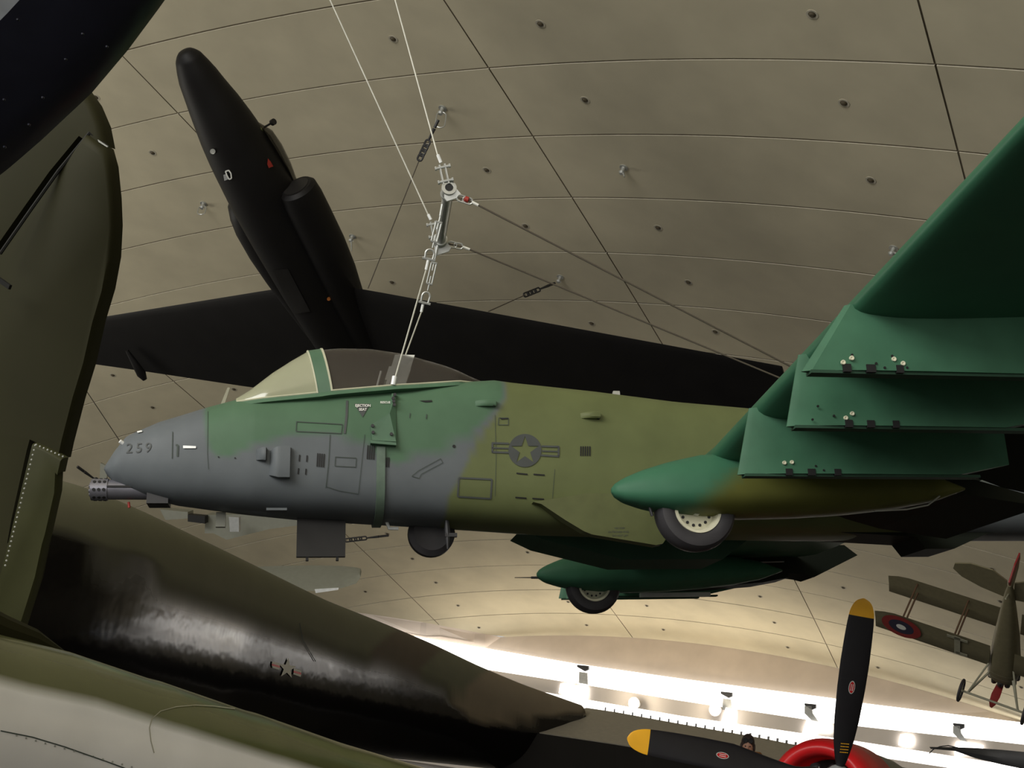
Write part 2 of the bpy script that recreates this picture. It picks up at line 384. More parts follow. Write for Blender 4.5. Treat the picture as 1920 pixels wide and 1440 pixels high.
# ------------------------------------------------------------------ A-10 style attack aircraft (own frame: x aft, y starboard, z up, origin near the nose)
Ma = np.array([[0.9801602881960618, -0.12351234196356434, -0.15501777583905998], [0.12557245253277372, 0.9920781709848479, 0.0035301303465350986], [0.1533537368580166, -0.02292605587611603, 0.9879053736839616]])
Ma = np.stack([unit(Ma[:, 0]), unit(Ma[:, 1] - (Ma[:, 1] @ unit(Ma[:, 0])) * unit(Ma[:, 0])), np.zeros(3)], 1); Ma[:, 2] = np.cross(Ma[:, 0], Ma[:, 1])
ta = V(-4.612298019523259, 12.29669324456219, 2.2722867010885937)
def AL(px, py, y=None, x=None):
    o = Ma.T @ (-ta); d = Ma.T @ ray(px, py); k, v = (1, y) if y is not None else (0, x)
    return o + d * ((v - o[k]) / d[k])
def AW(p): return Ma @ np.asarray(p, float) + ta
A10 = empty('attack_jet', 'green, grey and olive camouflaged attack jet numbered 259, with a gun in its nose', 'aircraft', mat4=m4(Ma, ta))
GREY = V(.122, .137, .146); GREEN = V(.082, .155, .092); OLIVE = V(.130, .150, .062)
green_poly = [(380, 500), (380, 760), (384, 800), (390, 835), (405, 850), (432, 852), (480, 830), (540, 814), (620, 812), (680, 826), (715, 858), (745, 870), (790, 852), (850, 835), (895, 802), (915, 782), (945, 745), (960, 500)]
olive_poly = [(962, 500), (950, 745), (922, 790), (900, 815), (880, 860), (860, 900), (842, 930), (815, 1300), (3500, 1300), (3500, 500)]
aft_poly = [(1800, 900), (1830, 960), (1815, 990), (1840, 1300), (3500, 1300), (3500, 900)]
def to_local(poly): return [(AL(x, y, y=-.6)[0], AL(x, y, y=-.6)[2]) for x, y in poly]
def sdf(pts, poly):
    p = np.asarray(pts, float); d = np.full(len(p), 1e9); ins = np.zeros(len(p), bool); n = len(poly)
    for k in range(n):
        a = np.array(poly[k]); b_ = np.array(poly[(k + 1) % n]); ab = b_ - a
        t = np.clip(((p - a) @ ab) / (ab @ ab), 0, 1); d = np.minimum(d, np.linalg.norm(p - a - t[:, None] * ab, axis=1))
        c = ((a[1] > p[:, 1]) != (b_[1] > p[:, 1])); xx = (b_[0] - a[0]) * (p[:, 1] - a[1]) / ((b_[1] - a[1]) if b_[1] != a[1] else 1e-9) + a[0]
        ins ^= c & (p[:, 0] < xx)
    return np.where(ins, d, -d)
GP, OP, AP = to_local(green_poly), to_local(olive_poly), to_local(aft_poly)
def camo(verts):
    v = np.asarray(verts, float); q = v[:, [0, 2]]
    w1 = np.clip(sdf(q, GP) / .06 + .5, 0, 1)[:, None]; w2 = np.clip(sdf(q, OP) / .05 + .5, 0, 1)[:, None]
    w3 = np.clip(sdf(q, AP) / .06 + .5, 0, 1)[:, None]; c = GREY * (1 - w1) + GREEN * w1; c = c * (1 - w2) + OLIVE * w2; return c * (1 - w3) + GREY * w3
XT = [.43, .47, .53, .65, .98, 1.46, 1.80, 2.3, 2.74, 3.3, 3.71, 4.1, 4.35, 4.6, 4.8, 5.73, 6.69, 7.66, 9, 12, 15.5]
ZT = [-.04, .02, .13, .30, .45, .60, .695, .72, .74, .775, .82, .88, .92, .94, .915, .83, .72, .65, .6, .55, .4]
XB = [.43, .46, .55, .70, .87, 1.2, 1.84, 2.47, 3.89, 5.19, 6.5, 8, 12, 15.5]; ZB = [-.06, -.12, -.22, -.30, -.36, -.44, -.52, -.58, -.66, -.75, -.79, -.82, -.84, -.5]
XW = [.43, .46, .55, .75, 1.0, 1.5, 2.0, 3.0, 9, 12, 15.5]; HW = [.02, .10, .19, .29, .37, .48, .545, .60, .60, .5, .2]
def sect(x, n=120):
    zt, zb, w = lerp(x, XT, ZT), lerp(x, XB, ZB), lerp(x, XW, HW); zc = (zt + zb) / 2 - .02; e = lerp(x, [.4, 1, 2, 4], [2.0, 2.3, 2.9, 3.6])
    R = []
    for k in range(n):
        a = 2 * math.pi * k / n; c, s = math.cos(a), math.sin(a)
        R.append(V(x, w * math.copysign(abs(c) ** (2 / e), c), zc + ((zt - zc) if s > 0 else (zc - zb)) * math.copysign(abs(s) ** (2 / e), s)))
    return R
xs = list(.43 + .5 * np.linspace(0, 1, 24) ** 2) + list(np.linspace(.96, 5.6, 210)) + list(np.linspace(5.65, 15.5, 90))
b = MB(); b.rings([sect(x) for x in xs])
fus = b.build('fuselage', M['paint'], A10, auto=None, colors=camo(b.v))
BV = BVHTree.FromPolygons([Vector(v) for v in b.v], b.f)
OC = Ma.T @ (-ta)
def hit(px, py, bv=BV, off=.008, o=OC, Rm=Ma):
    d = unit(Rm.T @ ray(px, py)); h = bv.ray_cast(Vector(o), Vector(d))
    if h[0] is None: return None
    n = np.array(h[1]); n = n if n @ d < 0 else -n
    return np.array(h[0]) + n * off
def decal(polys, name, m, parent=A10, res=6, **kw):      # polygons given on the picture, laid on the surface itself
    b = MB()
    for poly in polys:
        bm = bmesh.new(); vs = [bm.verts.new((x, y, 0)) for x, y in poly]; bm.faces.new(vs)
        bmesh.ops.triangulate(bm, faces=bm.faces)
        bmesh.ops.subdivide_edges(bm, edges=[e for e in bm.edges if e.calc_length() > res * 2], cuts=2, use_grid_fill=False)
        bmesh.ops.triangulate(bm, faces=bm.faces)
        bm.verts.index_update(); pts = [hit(v.co.x, v.co.y, **kw) for v in bm.verts]
        fs = [tuple(v.index for v in f.verts) for f in bm.faces]; bm.free()
        fs = [f for f in fs if all(pts[i] is not None for i in f)]
        b.add([p if p is not None else V(0, 0, 0) for p in pts], fs)
    return b.build(name, m, parent, auto=None) if b.f else None
def line(pts, w, closed=False):
    if closed: pts = pts + [pts[0]]
    out = []
    for (x0, y0), (x1, y1) in zip(pts, pts[1:]):
        L = math.hypot(x1 - x0, y1 - y0); nx, ny = -(y1 - y0) / L * w / 2, (x1 - x0) / L * w / 2
        k = max(1, int(L / 12))
        for s in range(k):
            a, c = s / k, (s + 1) / k; ax, ay, cx, cy = x0 + (x1 - x0) * a, y0 + (y1 - y0) * a, x0 + (x1 - x0) * c, y0 + (y1 - y0) * c
            out.append([(ax + nx, ay + ny), (cx + nx, cy + ny), (cx - nx, cy - ny), (ax - nx, ay - ny)])
    return out
def text_polys(s, ox, oy, h, dx=(1, 0), slant=0.0, bold=0.0, spacing=1.0):
    c = bpy.data.curves.new('t', 'FONT'); c.body = s; c.size = 1; c.offset = bold; c.space_character = spacing; c.resolution_u = 3
    o = bpy.data.objects.new('t', c); COL.objects.link(o); bpy.context.view_layer.update()
    me = bpy.data.meshes.new_from_object(o); k = h / .7; out = []
    for f in me.polygons:
        out.append([(ox + (me.vertices[i].co.x + slant * me.vertices[i].co.y) * k * dx[0] + me.vertices[i].co.y * k * dx[1], oy + me.vertices[i].co.x * k * dx[1] - me.vertices[i].co.y * k * dx[0]) for i in f.vertices])
    bpy.data.objects.remove(o); bpy.data.curves.remove(c); return out
for t_, x_, y_ in (('2', 236, 850), ('5', 254, 849), ('9', 271.5, 848.3)): part(decal(text_polys(t_, x_, y_, 18, (1, -.04), .12, .004), 'nose_digit', M['decal'], res=20), 'dark grey digit ' + t_)
# national insignia
cx, cy, Rs = 984, 845, 31
disc = [(cx + Rs * math.cos(a), cy + Rs * math.sin(a)) for a in np.linspace(0, 2 * math.pi, 40, endpoint=False)]
star = []
for k in range(10):
    a = -math.pi / 2 + k * math.pi / 5; q = 27 if k % 2 == 0 else 10.5; star.append((cx + q * math.cos(a), cy + q * math.sin(a)))
so = []
for k in range(10):      # ring of the disc around the star: ten fans
    a0 = -math.pi / 2 + k * math.pi / 5; a1 = a0 + math.pi / 5
    arc = [(cx + Rs * math.cos(a0 + (a1 - a0) * t / 5), cy + Rs * math.sin(a0 + (a1 - a0) * t / 5)) for t in range(6)]
    so.append(arc + [star[(k + 1) % 10], star[k]])
bars = []
bars += line([(922, 831), (954, 832)], 3.5) + line([(922, 840), (953, 841)], 2.5) + line([(922, 848), (954, 849)], 3.5) + line([(923, 830), (923, 849)], 3.5)
bars += line([(1015, 837), (1048, 838)], 3.5) + line([(1016, 846), (1047, 847)], 2.5) + line([(1014, 854), (1048, 856)], 3.5) + line([(1047, 837), (1047, 856)], 3.5)
part(decal(so + bars, 'star_insignia', M['decal'], off=.009), 'grey disc with a star and side bars')
# panel lines and stencils
def dline(name, pts, w, m='decal_thin', closed=False): return decal(line(pts, w, closed), name, M[m])
dline('panel_outline', [(556, 791), (642, 796), (640, 813), (555, 809)], 1.6, closed=True)
dline('panel_outline', [(860, 896), (922, 899), (920, 935), (858, 931)], 3.2, 'decal', True)
dline('panel_outline', [(629, 857), (668, 859), (667, 876), (628, 874)], 1.3, closed=True)
dline('panel_line', [(619, 815), (616, 870), (611, 915)], 1.4)
dline('panel_line', [(611, 912), (636, 920), (672, 926), (680, 850), (684, 815)], 1.0)
dline('panel_line', [(390, 772), (389, 850), (391, 880)], .9)
dline('panel_line', [(928, 778), (930, 860), (928, 930)], .8)
dline('panel_line', [(1040, 880), (1036, 930), (1034, 960)], .8)
dline('rescue_arrow', [(772, 893), (784, 883), (826, 860), (830, 868), (790, 889), (786, 897)], 1.1, closed=True)
dline('hazard_stripe', [(651, 752), (650, 780), (646, 813)], 4.5, 'decal')
dline('panel_line', [(324, 810), (323, 860)], 1.6)
dline('louvre_mark', [(330, 835), (334, 835), (333, 856)], 3.5)
for k in range(4): pass
def vent(name, pts): return decal(sum([line([(x0, y0), (x1, y1)], 2.6) for x0, y0, x1, y1 in pts], []), name, M['slot'])
part(vent('vent_slots', [(596 + 4 * k, 850 + .4 * k, 594.5 + 4 * k, 875 + .4 * k) for k in range(4)]), 'four black vertical cooling slots')
part(vent('vent_slots', [(690 + 4 * k, 835 + .3 * k, 688.5 + 4 * k, 861 + .3 * k) for k in range(4)]), 'four black vertical cooling slots')
part(vent('vent_slots', [(722 + 3.6 * k, 858, 721 + 3.6 * k, 876) for k in range(3)]), 'three black vertical cooling slots')
part(vent('vent_slots', [(1089 + 4.2 * k, 837, 1088.6 + 4.2 * k, 855) for k in range(5)]), 'five black vertical cooling slots')
vent('slot_marks', [(562, 853, 561, 865), (576, 854, 575, 866), (560, 878, 559, 889), (574, 879, 573, 890)])
vent('slot_marks', [(968, 887.5, 989, 889.5), (1000, 889.5, 1021, 891), (966, 932.5, 987, 934), (998, 934.5, 1020, 936)])
decal([[(851 + 3 * math.cos(a), 837 + 3 * math.sin(a)) for a in np.linspace(0, 6.28, 10, endpoint=False)]], 'drain_hole', M['slot'])
for x, y in ((410, 857), (441, 859)): decal([[(x + 1.5 * math.cos(a), y + 1.5 * math.sin(a)) for a in np.linspace(0, 6.28, 8, endpoint=False)]], 'drain_hole', M['slot'])
decal([[(936, 784), (953, 784), (953, 786), (940, 787)], ], 'recess_edge', M['slot']); dline('recess_mark', [(935, 784), (953, 784), (953, 797), (934, 797)], 1.2, closed=True)
decal([[(786, 752), (810, 751), (810, 754), (798, 755)]], 'recess_edge', M['slot'])
decal(line([(800, 777), (799, 786)], 2), 'latch_mark', M['decal_thin']); decal(line([(769, 775), (768, 784)], 1.5), 'latch_mark', M['decal_thin'])
decal([[(664, 758), (694, 758), (680, 783)]], 'seat_warning_triangle', M['decal'])
decal(text_polys('EJECTION', 666, 764, 4.6, (1, 0), 0, .02) + text_polys('SEAT', 673, 771, 4.6, (1, 0), 0, .02), 'warning_text', M['decal_white'], res=40, off=.014)
decal(text_polys('RESCUE', 713, 757.5, 3.8, (1, 0), 0, .02), 'rescue_text', M['decal_white'], res=40, off=.012)
part(decal([[(344, 836), (368, 837), (368, 841), (344, 841)]], 'formation_light', M['reflector'], off=.014), 'white light strip')
decal([[(258, 811), (267, 809), (268, 811.5), (259, 813.5)]], 'formation_light', M['reflector'], off=.016)
b = MB(); b.lathe(hit(230, 831, off=.0), (-.75, -.4, .5), [(-.02, .022), (.035, .022), (.04, .015), (.04, 0)], 12); b.build('nose_light', M['reflector'], A10)
# canopy: windscreen, bow, rear canopy
CX = [1.78, 2.21, 2.44, 2.67, 2.97, 3.27, 3.63, 4.06, 4.37, 4.60]; CZ = [.70, 1.02, 1.16, 1.285, 1.325, 1.325, 1.265, 1.14, 1.01, .93]
SX = [1.78, 2.74, 2.79, 3.71, 4.3, 4.62]; SZ = [.60, .685, .70, .80, .875, .93]
def cring(x, n=28, grow=0.0):
    zt = lerp(x, CX, CZ) + grow; zs = lerp(x, SX, SZ); w = lerp(x, [1.78, 2.1, 2.7, 3.5, 4.2, 4.6], [.33, .42, .485, .49, .40, .12]) + grow
    ln = .14 * max(0, 1 - abs(x - 2.73) / .8)
    return [V(x - ln * math.sin(a), w * math.copysign(abs(math.cos(a)) ** .85, math.cos(a)), zs + max(zt - zs, .005) * math.sin(a) ** .9) for a in [math.pi * k / (n - 1) for k in range(n)]]
def canopy_piece(name, x0, x1, m, n=20, thick=.012):
    b = MB(); xs_ = np.linspace(x0, x1, n); b.rings([cring(x) for x in xs_], closed=False); b.rings([cring(x, grow=-thick) for x in xs_], closed=False)
    return b.build(name, m, A10, auto=60)
part(canopy_piece('windscreen', 1.79, 2.655, M['windscreen']), 'pale greenish front glass')
part(canopy_piece('canopy_glass', 2.80, 4.585, M['canopy'], 30), 'dark clear rear bubble')
def band_ring(b, x0, x1, grow, k=0, sk=.10):
    # bow frame leans aft towards its top
    A_, B_ = cring(x0, grow=grow), cring(x1, grow=grow); C_, D_ = cring(x0, grow=-.015), cring(x1, grow=-.015)
    b.rings([A_, B_, D_, C_, A_], k, closed=False)
b = MB(); band_ring(b, 2.655, 2.80, .012); part(b.build('canopy_bow', M['plate_green'], A10), 'green painted bow frame')
b = MB(); band_ring(b, 2.795, 2.815, .018); band_ring(b, 2.645, 2.66, .016)
for sgn in (-1, 1):
    for xa, xb in ((1.8, 2.65), (2.81, 4.56)):
        pts = []
        for x in np.linspace(xa, xb, 16):
            r_ = cring(x, grow=.006); pts.append((r_[-1] if sgn < 0 else r_[0]) + V(0, 0, .008))
        b.tube(pts, .011, 6)
b.build('canopy_seal', M['seal'], A10)
b = MB()
for sgn in (-1, 1):      # painted sill rail under the glass
    R = []
    for x in np.linspace(1.82, 4.35, 30):
        w = abs(cring(x)[0][1]); zs = lerp(x, SX, SZ); R.append([V(x, sgn * (w + .012), zs + .001), V(x, sgn * (w + .045), zs - .05), V(x, sgn * (w - .10), zs - .07), V(x, sgn * (w - .08), zs)])
    b.rings(R)
b.build('canopy_rail', M['plate_green'], A10)
# ejection seat head box seen through the glass
b = MB()
def lean(p): q = V(*p); q[0] += (q[2] - .75) * .30; return q
b.box((3.40, -.17, .70), (3.50, .17, 1.14), A=lean); b.box((3.33, -.12, .96), (3.42, .12, 1.12), A=lean)
b.box((3.40, -.24, .70), (3.46, .24, .92), A=lean)
for y in (-.24, .21): b.box((3.36, y, .65), (3.58, y + .03, 1.22), A=lean)
b.box((3.36, -.16, 1.16), (3.56, .16, 1.20), A=lean)
seat = b.build('ejection_seat', M['seat'], A10, smooth=False)
b = MB(); b.tube([V(3.30, -.2, .72), V(3.32, -.2, .82)], .02); b.tube([V(3.35, -.15, 1.05), V(3.30, -.16, .85), V(3.35, -.18, .75)], .012); b.build('seat_strut', M['seat'], seat)
# gun
b = MB(); gz = -.36; gy = -.02
def gun_shell(x0, x1, r0, r1, k=0, n=24): b.lathe((x0, gy, gz), (1, 0, 0), [(0, r0), (x1 - x0, r1)], n, k)
gp = AL(172, 917, y=-.02)
gx, gz = float(gp[0]), float(AL(172, 918, y=-.02)[2])
b.lathe((gx, gy, gz), (1, 0, 0), [(0, .07), (0, .115), (.17, .115), (.17, .105), (.9, .105), (.9, 0)], 28)
gun = b.build('gun_barrel_shroud', M['gun'], A10)
b = MB()
for k in range(8):
    a = 2 * math.pi * k / 8 + .2
    for xx in (.04, .09, .14):
        c = V(gx + xx, gy + .117 * math.cos(a), gz + .117 * math.sin(a)); b.lathe(c, (0, math.cos(a), math.sin(a)), [(-.004, .017), (.003, .017), (.003, 0)], 10)
b.lathe((gx - .002, gy, gz), (1, 0, 0), [(0, .075), (.02, .07)], 16)
b.build('muzzle_vent', M['slot'], gun)
b = MB()
for k in range(7):
    a = 2 * math.pi * k / 7; b.tube([V(gx - .02, gy + .055 * math.cos(a), gz + .055 * math.sin(a)), V(gx + .3, gy + .055 * math.cos(a), gz + .055 * math.sin(a))], .02, 10)
b.build('gun_barrels', M['gun'], gun)
b = MB(); b.box((gx + .17, gy - .125, gz + .0), (gx + .48, gy - .10, gz + .02)); b.build('barrel_slot', M['slot'], gun, smooth=False)
b = MB(); R = []
for x in np.linspace(0, 1, 14):   # chin fairing around the gun
    X = gx + .62 + x * 1.9; w = .20 * math.sin(min(1, .35 + x * 1.2) * math.pi / 2) * (1 if x < .7 else (1 - (x - .7) / .35)); w = max(w, .04)
    zc = lerp(X, [gx + .6, gx + 1.1, gx + 2.6], [gz + .0, gz - .06, -.56]); h = .125 if x < .6 else .125 * (1 - (x - .6) / .55)
    R.append([V(X, gy + w * math.cos(a), zc + h * math.sin(a)) for a in [2 * math.pi * k / 20 for k in range(20)]])
b.rings(R); b.build('gun_fairing', M['paint'], A10, colors=np.tile(GREY * .95, (len(b.v), 1)))
b = MB(); b.box((gx + .58, gy - .13, gz - .17), (gx + .80, gy + .13, gz - .02)); b.build('gun_mount', M['dark_metal'], A10, smooth=False)
b = MB(); b.tube([V(gx + .38, 0, gz - .13), V(gx + .39, 0, gz - .19)], .014); b.build('warning_tag', M['red'], A10)
# scoops and bumps standing off the skin
def bump_box(px, py, L, H, D, name, m='paint', taper=.4, lab=None, col=GREY):
    c = hit(px, py, off=0); b = MB(); R = []
    for t in np.linspace(0, 1, 8):
        d = D * (math.sin(min(t / taper, 1) * math.pi / 2)) + .002
        hh = H / 2 * (.8 + .2 * min(1, t / taper)); x = c[0] - L / 2 + L * t
        R.append([V(x, c[1] + .03, c[2] - hh), V(x, c[1] - d * .8, c[2] - hh), V(x, c[1] - d, c[2] - hh * .6), V(x, c[1] - d, c[2] + hh * .6), V(x, c[1] - d * .8, c[2] + hh), V(x, c[1] + .03, c[2] + hh)])
    b.rings(R); o = b.build(name, M[m], A10, colors=np.tile(col, (len(b.v), 1)), auto=40)
    if lab: part(o, lab)
    return o
bump_box(525, 868, .21, .33, .085, 'air_scoop', lab='large grey side scoop')
bump_box(490, 853, .10, .14, .09, 'air_scoop', taper=.9, lab='small grey side scoop')
bump_box(910, 757, .22, .075, .06, 'tail_scoop', col=GREEN, taper=.6); bump_box(1106, 780, .21, .075, .07, 'tail_scoop', col=OLIVE, taper=.6)
for (px, py) in ((538, 868), (498, 852), (925, 758), (1121, 782)):
    c = hit(px, py, off=0); h = {538: .14, 498: .06, 925: .03, 1121: .03}[px]
    b = MB(); b.box((c[0] - .012, c[1] - .055, c[2] - h), (c[0] + .012, c[1] + .02, c[2] + h)); b.build('scoop_opening', M['slot'], A10, smooth=False)
def blade(base_px, L, h, sweep, name, m, y=0.0, t=.02, dirz=1, z=None, lab=None):
    p = AL(base_px[0], base_px[1], y=y); x0, z0 = p[0], p[2] if z is None else z
    b = MB(); b.prism([V(x0, y - t / 2, z0 - dirz * .06), V(x0 + L, y - t / 2, z0 - dirz * .06), V(x0 + L * .8 + sweep, y - t / 2, z0 + dirz * h), V(x0 + L * .25 + sweep, y - t / 2, z0 + dirz * h)], V(0, t, 0))
    o = b.build(name, m, A10, smooth=False); 
    if lab: part(o, lab)
    return o
blade((1005, 735), .06, .05, 0, 'blade_antenna', M['steel']); blade((1142, 755), .14, .14, .02, 'blade_antenna', M['steel'], t=.03); blade((1232, 763), .06, .04, 0, 'blade_antenna', M['decal_white'])
blade((407, 766), .05, .24, .09, 'air_data_probe', M['fabric_light'], t=.02)
b = MB(); b.box((2.46, .02, -1.0), (2.98, .10, -.45)); b.build('gear_door', M['black_shade'], A10, smooth=False)
b = MB()
for xx in (2.56, 2.88): b.box((xx, .03, -1.04), (xx + .03, .09, -1.0))
b.build('door_hinge', M['slot'], A10, smooth=False)
b = MB(); b.lathe((3.93, .22, -.72), (0, 1, 0), [(-.08, .12), (-.10, .2), (-.06, .26), (.06, .26), (.10, .2), (.08, .12)], 32); b.build('nose_wheel', M['rubber'], A10)
b = MB(); b.tube([V(4.05, -.25, -.60), V(4.06, -.25, -.80), V(4.06, -.25, -.97)], [.02, .035, .012]); b.box((4.03, -.28, -.84), (4.16, -.22, -.80)); b.build('tie_down_lug', M['dark_metal'], A10)
b = MB(); b.box((2.15, -.46, -.59), (2.36, -.3, -.565)); b.build('step_rail', M['paint'], A10, smooth=False, colors=np.tile(GREY, (8, 1)))
b = MB(); b.box((1.60, .10, -.66), (1.70, .17, -.50)); b.build('sensor_pod', M['far_grey'], A10, smooth=False)
b = MB(); b.tube([V(3.42, 0, -.62), V(3.45, 0, -.70), V(3.55, 0, -.70)], .02); b.build('drain_mast', M['reflector'], A10)
# wings
def starb(y): return 0 if y < 0 else .13 + .066 * y
def wing_sec(y, n=24):
    ay = abs(y); z0 = -.62 if ay < 2.7 else -.60 + (ay - 2.7) * .105; xl = 6.20 + starb(y); c = 3.04 if ay < 3 else 3.04 - (ay - 3) * .17
    t = lerp(ay, [0, 3, 8.8], [.165, .155, .13]) * c; up, lo = [], []
    for k in range(n):
        s = (1 - math.cos(math.pi * k / (n - 1))) / 2
        th_ = t * 5 * (.2969 * math.sqrt(s) - .126 * s - .3516 * s * s + .2843 * s ** 3 - .1036 * s ** 4)
        cb = .055 * c * (1 - (2 * s - .9) ** 2 / 1.3)
        up.append(V(xl + s * c, y, z0 + cb + th_)); lo.append(V(xl + s * c, y, z0 + cb - th_ * .95))
    return up + lo[::-1][1:-1]
def wing(side):
    ys = list(np.linspace(.35, 2.7, 4)) + list(np.linspace(3.0, 8.4, 10)); b = MB(); R = [wing_sec(side * y) for y in ys]
    last = wing_sec(side * 8.76); cz = sum(p[2] for p in last) / len(last); R.append([V(p[0] * .96 + 7.3 * .04, p[1], cz + (p[2] - cz) * .45 - .10) for p in last])
    b.rings(R); return b.build('wing', M['wing_green'], A10, auto=50)
wl = wing(-1); part(wl, 'near left wing, dark green, reaching over the viewer'); wr = wing(1); part(wr, 'far right wing in shadow')
def zwing_low(x, y):
    s_ = wing_sec(y); pts = sorted([(p[0], p[2]) for p in s_[24:]]); return float(np.interp(x, [p[0] for p in pts], [p[1] for p in pts]))
# wheel pods
def pod(side):
    y0 = side * 2.65; dx = starb(y0) ; b = MB(); R = []
    X = [5.27, 5.30, 5.38, 5.55, 5.80, 6.1, 6.5, 7.0, 7.5, 8.0, 8.4, 8.7]; T = [-.82, -.78, -.73, -.66, -.585, -.52, -.50, -.52, -.56, -.62, -.70, -.80]
    B = [-.86, -.90, -.95, -1.0, -1.05, -1.08, -1.09, -1.08, -1.05, -1.0, -.93, -.83]; Wd = [.02, .07, .12, .20, .28, .33, .35, .35, .33, .27, .17, .04]
    xs_ = np.concatenate([5.27 + .3 * np.linspace(0, 1, 10) ** 2, np.linspace(5.62, 8.7, 40)])
    for x in xs_:
        zt, zb, w = lerp(x, X, T), lerp(x, X, B), lerp(x, X, Wd); zc = zb * .62 + zt * .38
        R.append([V(x + dx, y0 + w * math.copysign(abs(math.cos(a)) ** .8, math.cos(a)), zc + ((zt - zc) if math.sin(a) > 0 else (zc - zb)) * math.copysign(abs(math.sin(a)) ** .85, math.sin(a))) for a in [2 * math.pi * k / 40 for k in range(40)]])
    b.rings(R); v = np.array(b.v); GW = V(.045, .150, .085)
    w_ = np.clip(((v[:, 0] - dx - 6.15 + (v[:, 2] + .8) * -1.2) / .25), 0, 1)[:, None] * np.clip((-.66 - v[:, 2]) / .06, 0, 1)[:, None] * (1 if side < 0 else 0)
    o = b.build('wheel_pod', M['paint'], A10, colors=GW * (1 - w_) + V(.125, .13, .03) * w_, auto=None)
    cxw = 6.03 + (0.30 if side > 0 else 0); c = V(cxw, y0, -1.03 if side < 0 else -1.00)
    b = MB(); b.lathe(c, (0, 1, 0), [(-.08, .20), (-.115, .22), (-.13, .27), (-.115, .33), (-.07, .36), (0, .368), (.07, .36), (.115, .33), (.13, .27), (.115, .22), (.08, .20), (-.08, .20)], 48, cap=False)
    wh = b.build('main_wheel', M['rubber'], A10)
    b = MB(); sd = -1
    for sd in (-1, 1):
        b.lathe(c, (0, sd, 0), [(.03, .0), (.03, .09), (.035, .11), (.03, .165), (.085, .180), (.118, .190), (.122, .215), (.10, .222), (.0, .20)], 40, cap=False)
    hb = b.build('wheel_hub', M['hub'], wh)
    b = MB()
    for k in range(14):
        a = 2 * math.pi * k / 14; b.lathe(c + V(.135 * math.cos(a), -.031, .135 * math.sin(a)), (0, -1, 0), [(0, .014), (.01, .014), (.01, 0)], 8)
    b.build('hub_bolt_holes', M['dark_metal'], wh); b = MB(); b.lathe(c, (0, -1, 0), [(.04, .05), (.09, .045), (.10, .02), (.10, 0)], 16); b.build('axle_cap', M['steel'], wh)
    if side < 0:
        b = MB(); b.tube([V(5.60, y0 - .05, -1.0), V(5.62, y0 - .05, -1.08)], .015); b.build('tie_down_lug', M['dark_metal'], A10)
        b = MB(); pts = [AL(px_, py_, y=y0 - .18) for px_, py_ in ((1762, 930), (1740, 947), (1700, 955), (1640, 958))]; b.tube(pts, .008, 6); b.build('door_edge', M['cable'], A10)
    return o
part(pod(-1), 'near wheel pod, green with an olive lower side'); part(pod(1), 'far wheel pod in shadow')
# pylons: near ones measured on the photo
def pylon(y, xf, zb, L, lean_=.15, m='pylon_green', nose_h=None, lab=None, holes=()):
    zt_f = zwing_low(max(xf + lean_, 6.2 + starb(y)), y) + .06; ztr = zwing_low(min(xf + L, 9.0), y) + .06
    b = MB(); R = []
    for x, zz in ((0, 0), (.06, 0), (.4, 0), (.9, 0), (1.5, 0), (L - .5, 0), (L, .10)):
        w = lerp(x, [0, .06, .4, 1.0, L - .5, L], [.006, .03, .062, .068, .06, .01]); z1 = zb + zz
        xt = xf + x + lean_ * (1 - min(1, x / .8)); z2 = max(zwing_low(max(xt, 6.23 + starb(y)), y), -.75) + .05
        curve = .012 * math.exp(-x / .12)
        R.append([V(xf + x, y - w, z1 + .012), V(xf + x, y + w, z1 + .012), V(xf + x, y + w * .7, z1 - curve), V(xf + x, y - w * .7, z1 - curve)][:2] + [V(xt, y + w, z2), V(xt, y - w, z2)])
    b.rings(R); o = b.build('weapon_pylon', M[m], A10, auto=25)
    bb = MB(); bb.box((xf + .05, y - .045, zb - .008), (xf + L - .3, y + .045, zb + .014)); bb.build('pylon_base', M['wing_under'], o, smooth=False)
    if holes:
        h = MB(); hl = MB(); c_ = MB()
        for x, z in holes['bolts']: h.lathe((x, y - .060, z), (0, -1, 0), [(0, .016), (.014, .016), (.014, .008), (.006, 0)], 12)
        h.build('sway_brace_bolts', M['hub'], o)
        for x, w_, d_ in holes['cuts']: hl.box((x, y - .072, zb - .004), (x + w_, y - .035, zb + d_))
        hl.build('ejector_openings', M['slot'], o, smooth=False)
        for x, z in holes.get('dots', ()): c_.lathe((x, y - .062, z), (0, -1, 0), [(0, .009), (.008, .009), (.008, 0)], 8)
        if c_.v: c_.build('fastener_holes', M['slot'], o)
    if lab: part(o, lab)
    return o
def H(y, bolts, cuts, dots):
    yy = y - .06; return dict(bolts=[tuple(AL(a, c, y=yy)[[0, 2]]) for a, c in bolts], cuts=[(AL(a, 700, y=yy)[0], w_, .055) for a, w_ in cuts], dots=[tuple(AL(a, c, y=yy)[[0, 2]]) for a, c in dots])
Hh = {}
def cutx(y, py, L): return [(AL(a, py, y=y - .06)[0], AL(a + w_, py, y=y - .06)[0] - AL(a, py, y=y - .06)[0], .05) for a, w_ in L]
def mk(y, py, bolts, cuts, dots):
    return dict(bolts=[tuple(AL(a, c, y=y - .06)[[0, 2]]) for a, c in bolts], cuts=cutx(y, py, cuts), dots=[tuple(AL(a, c, y=y - .06)[[0, 2]]) for a, c in dots])
Y1, Y2, Y3 = -5.75, -4.95, -3.9
p1, p2, p3 = AL(1503, 700, y=Y1), AL(1475, 803, y=Y2), AL(1383, 893, y=Y3)
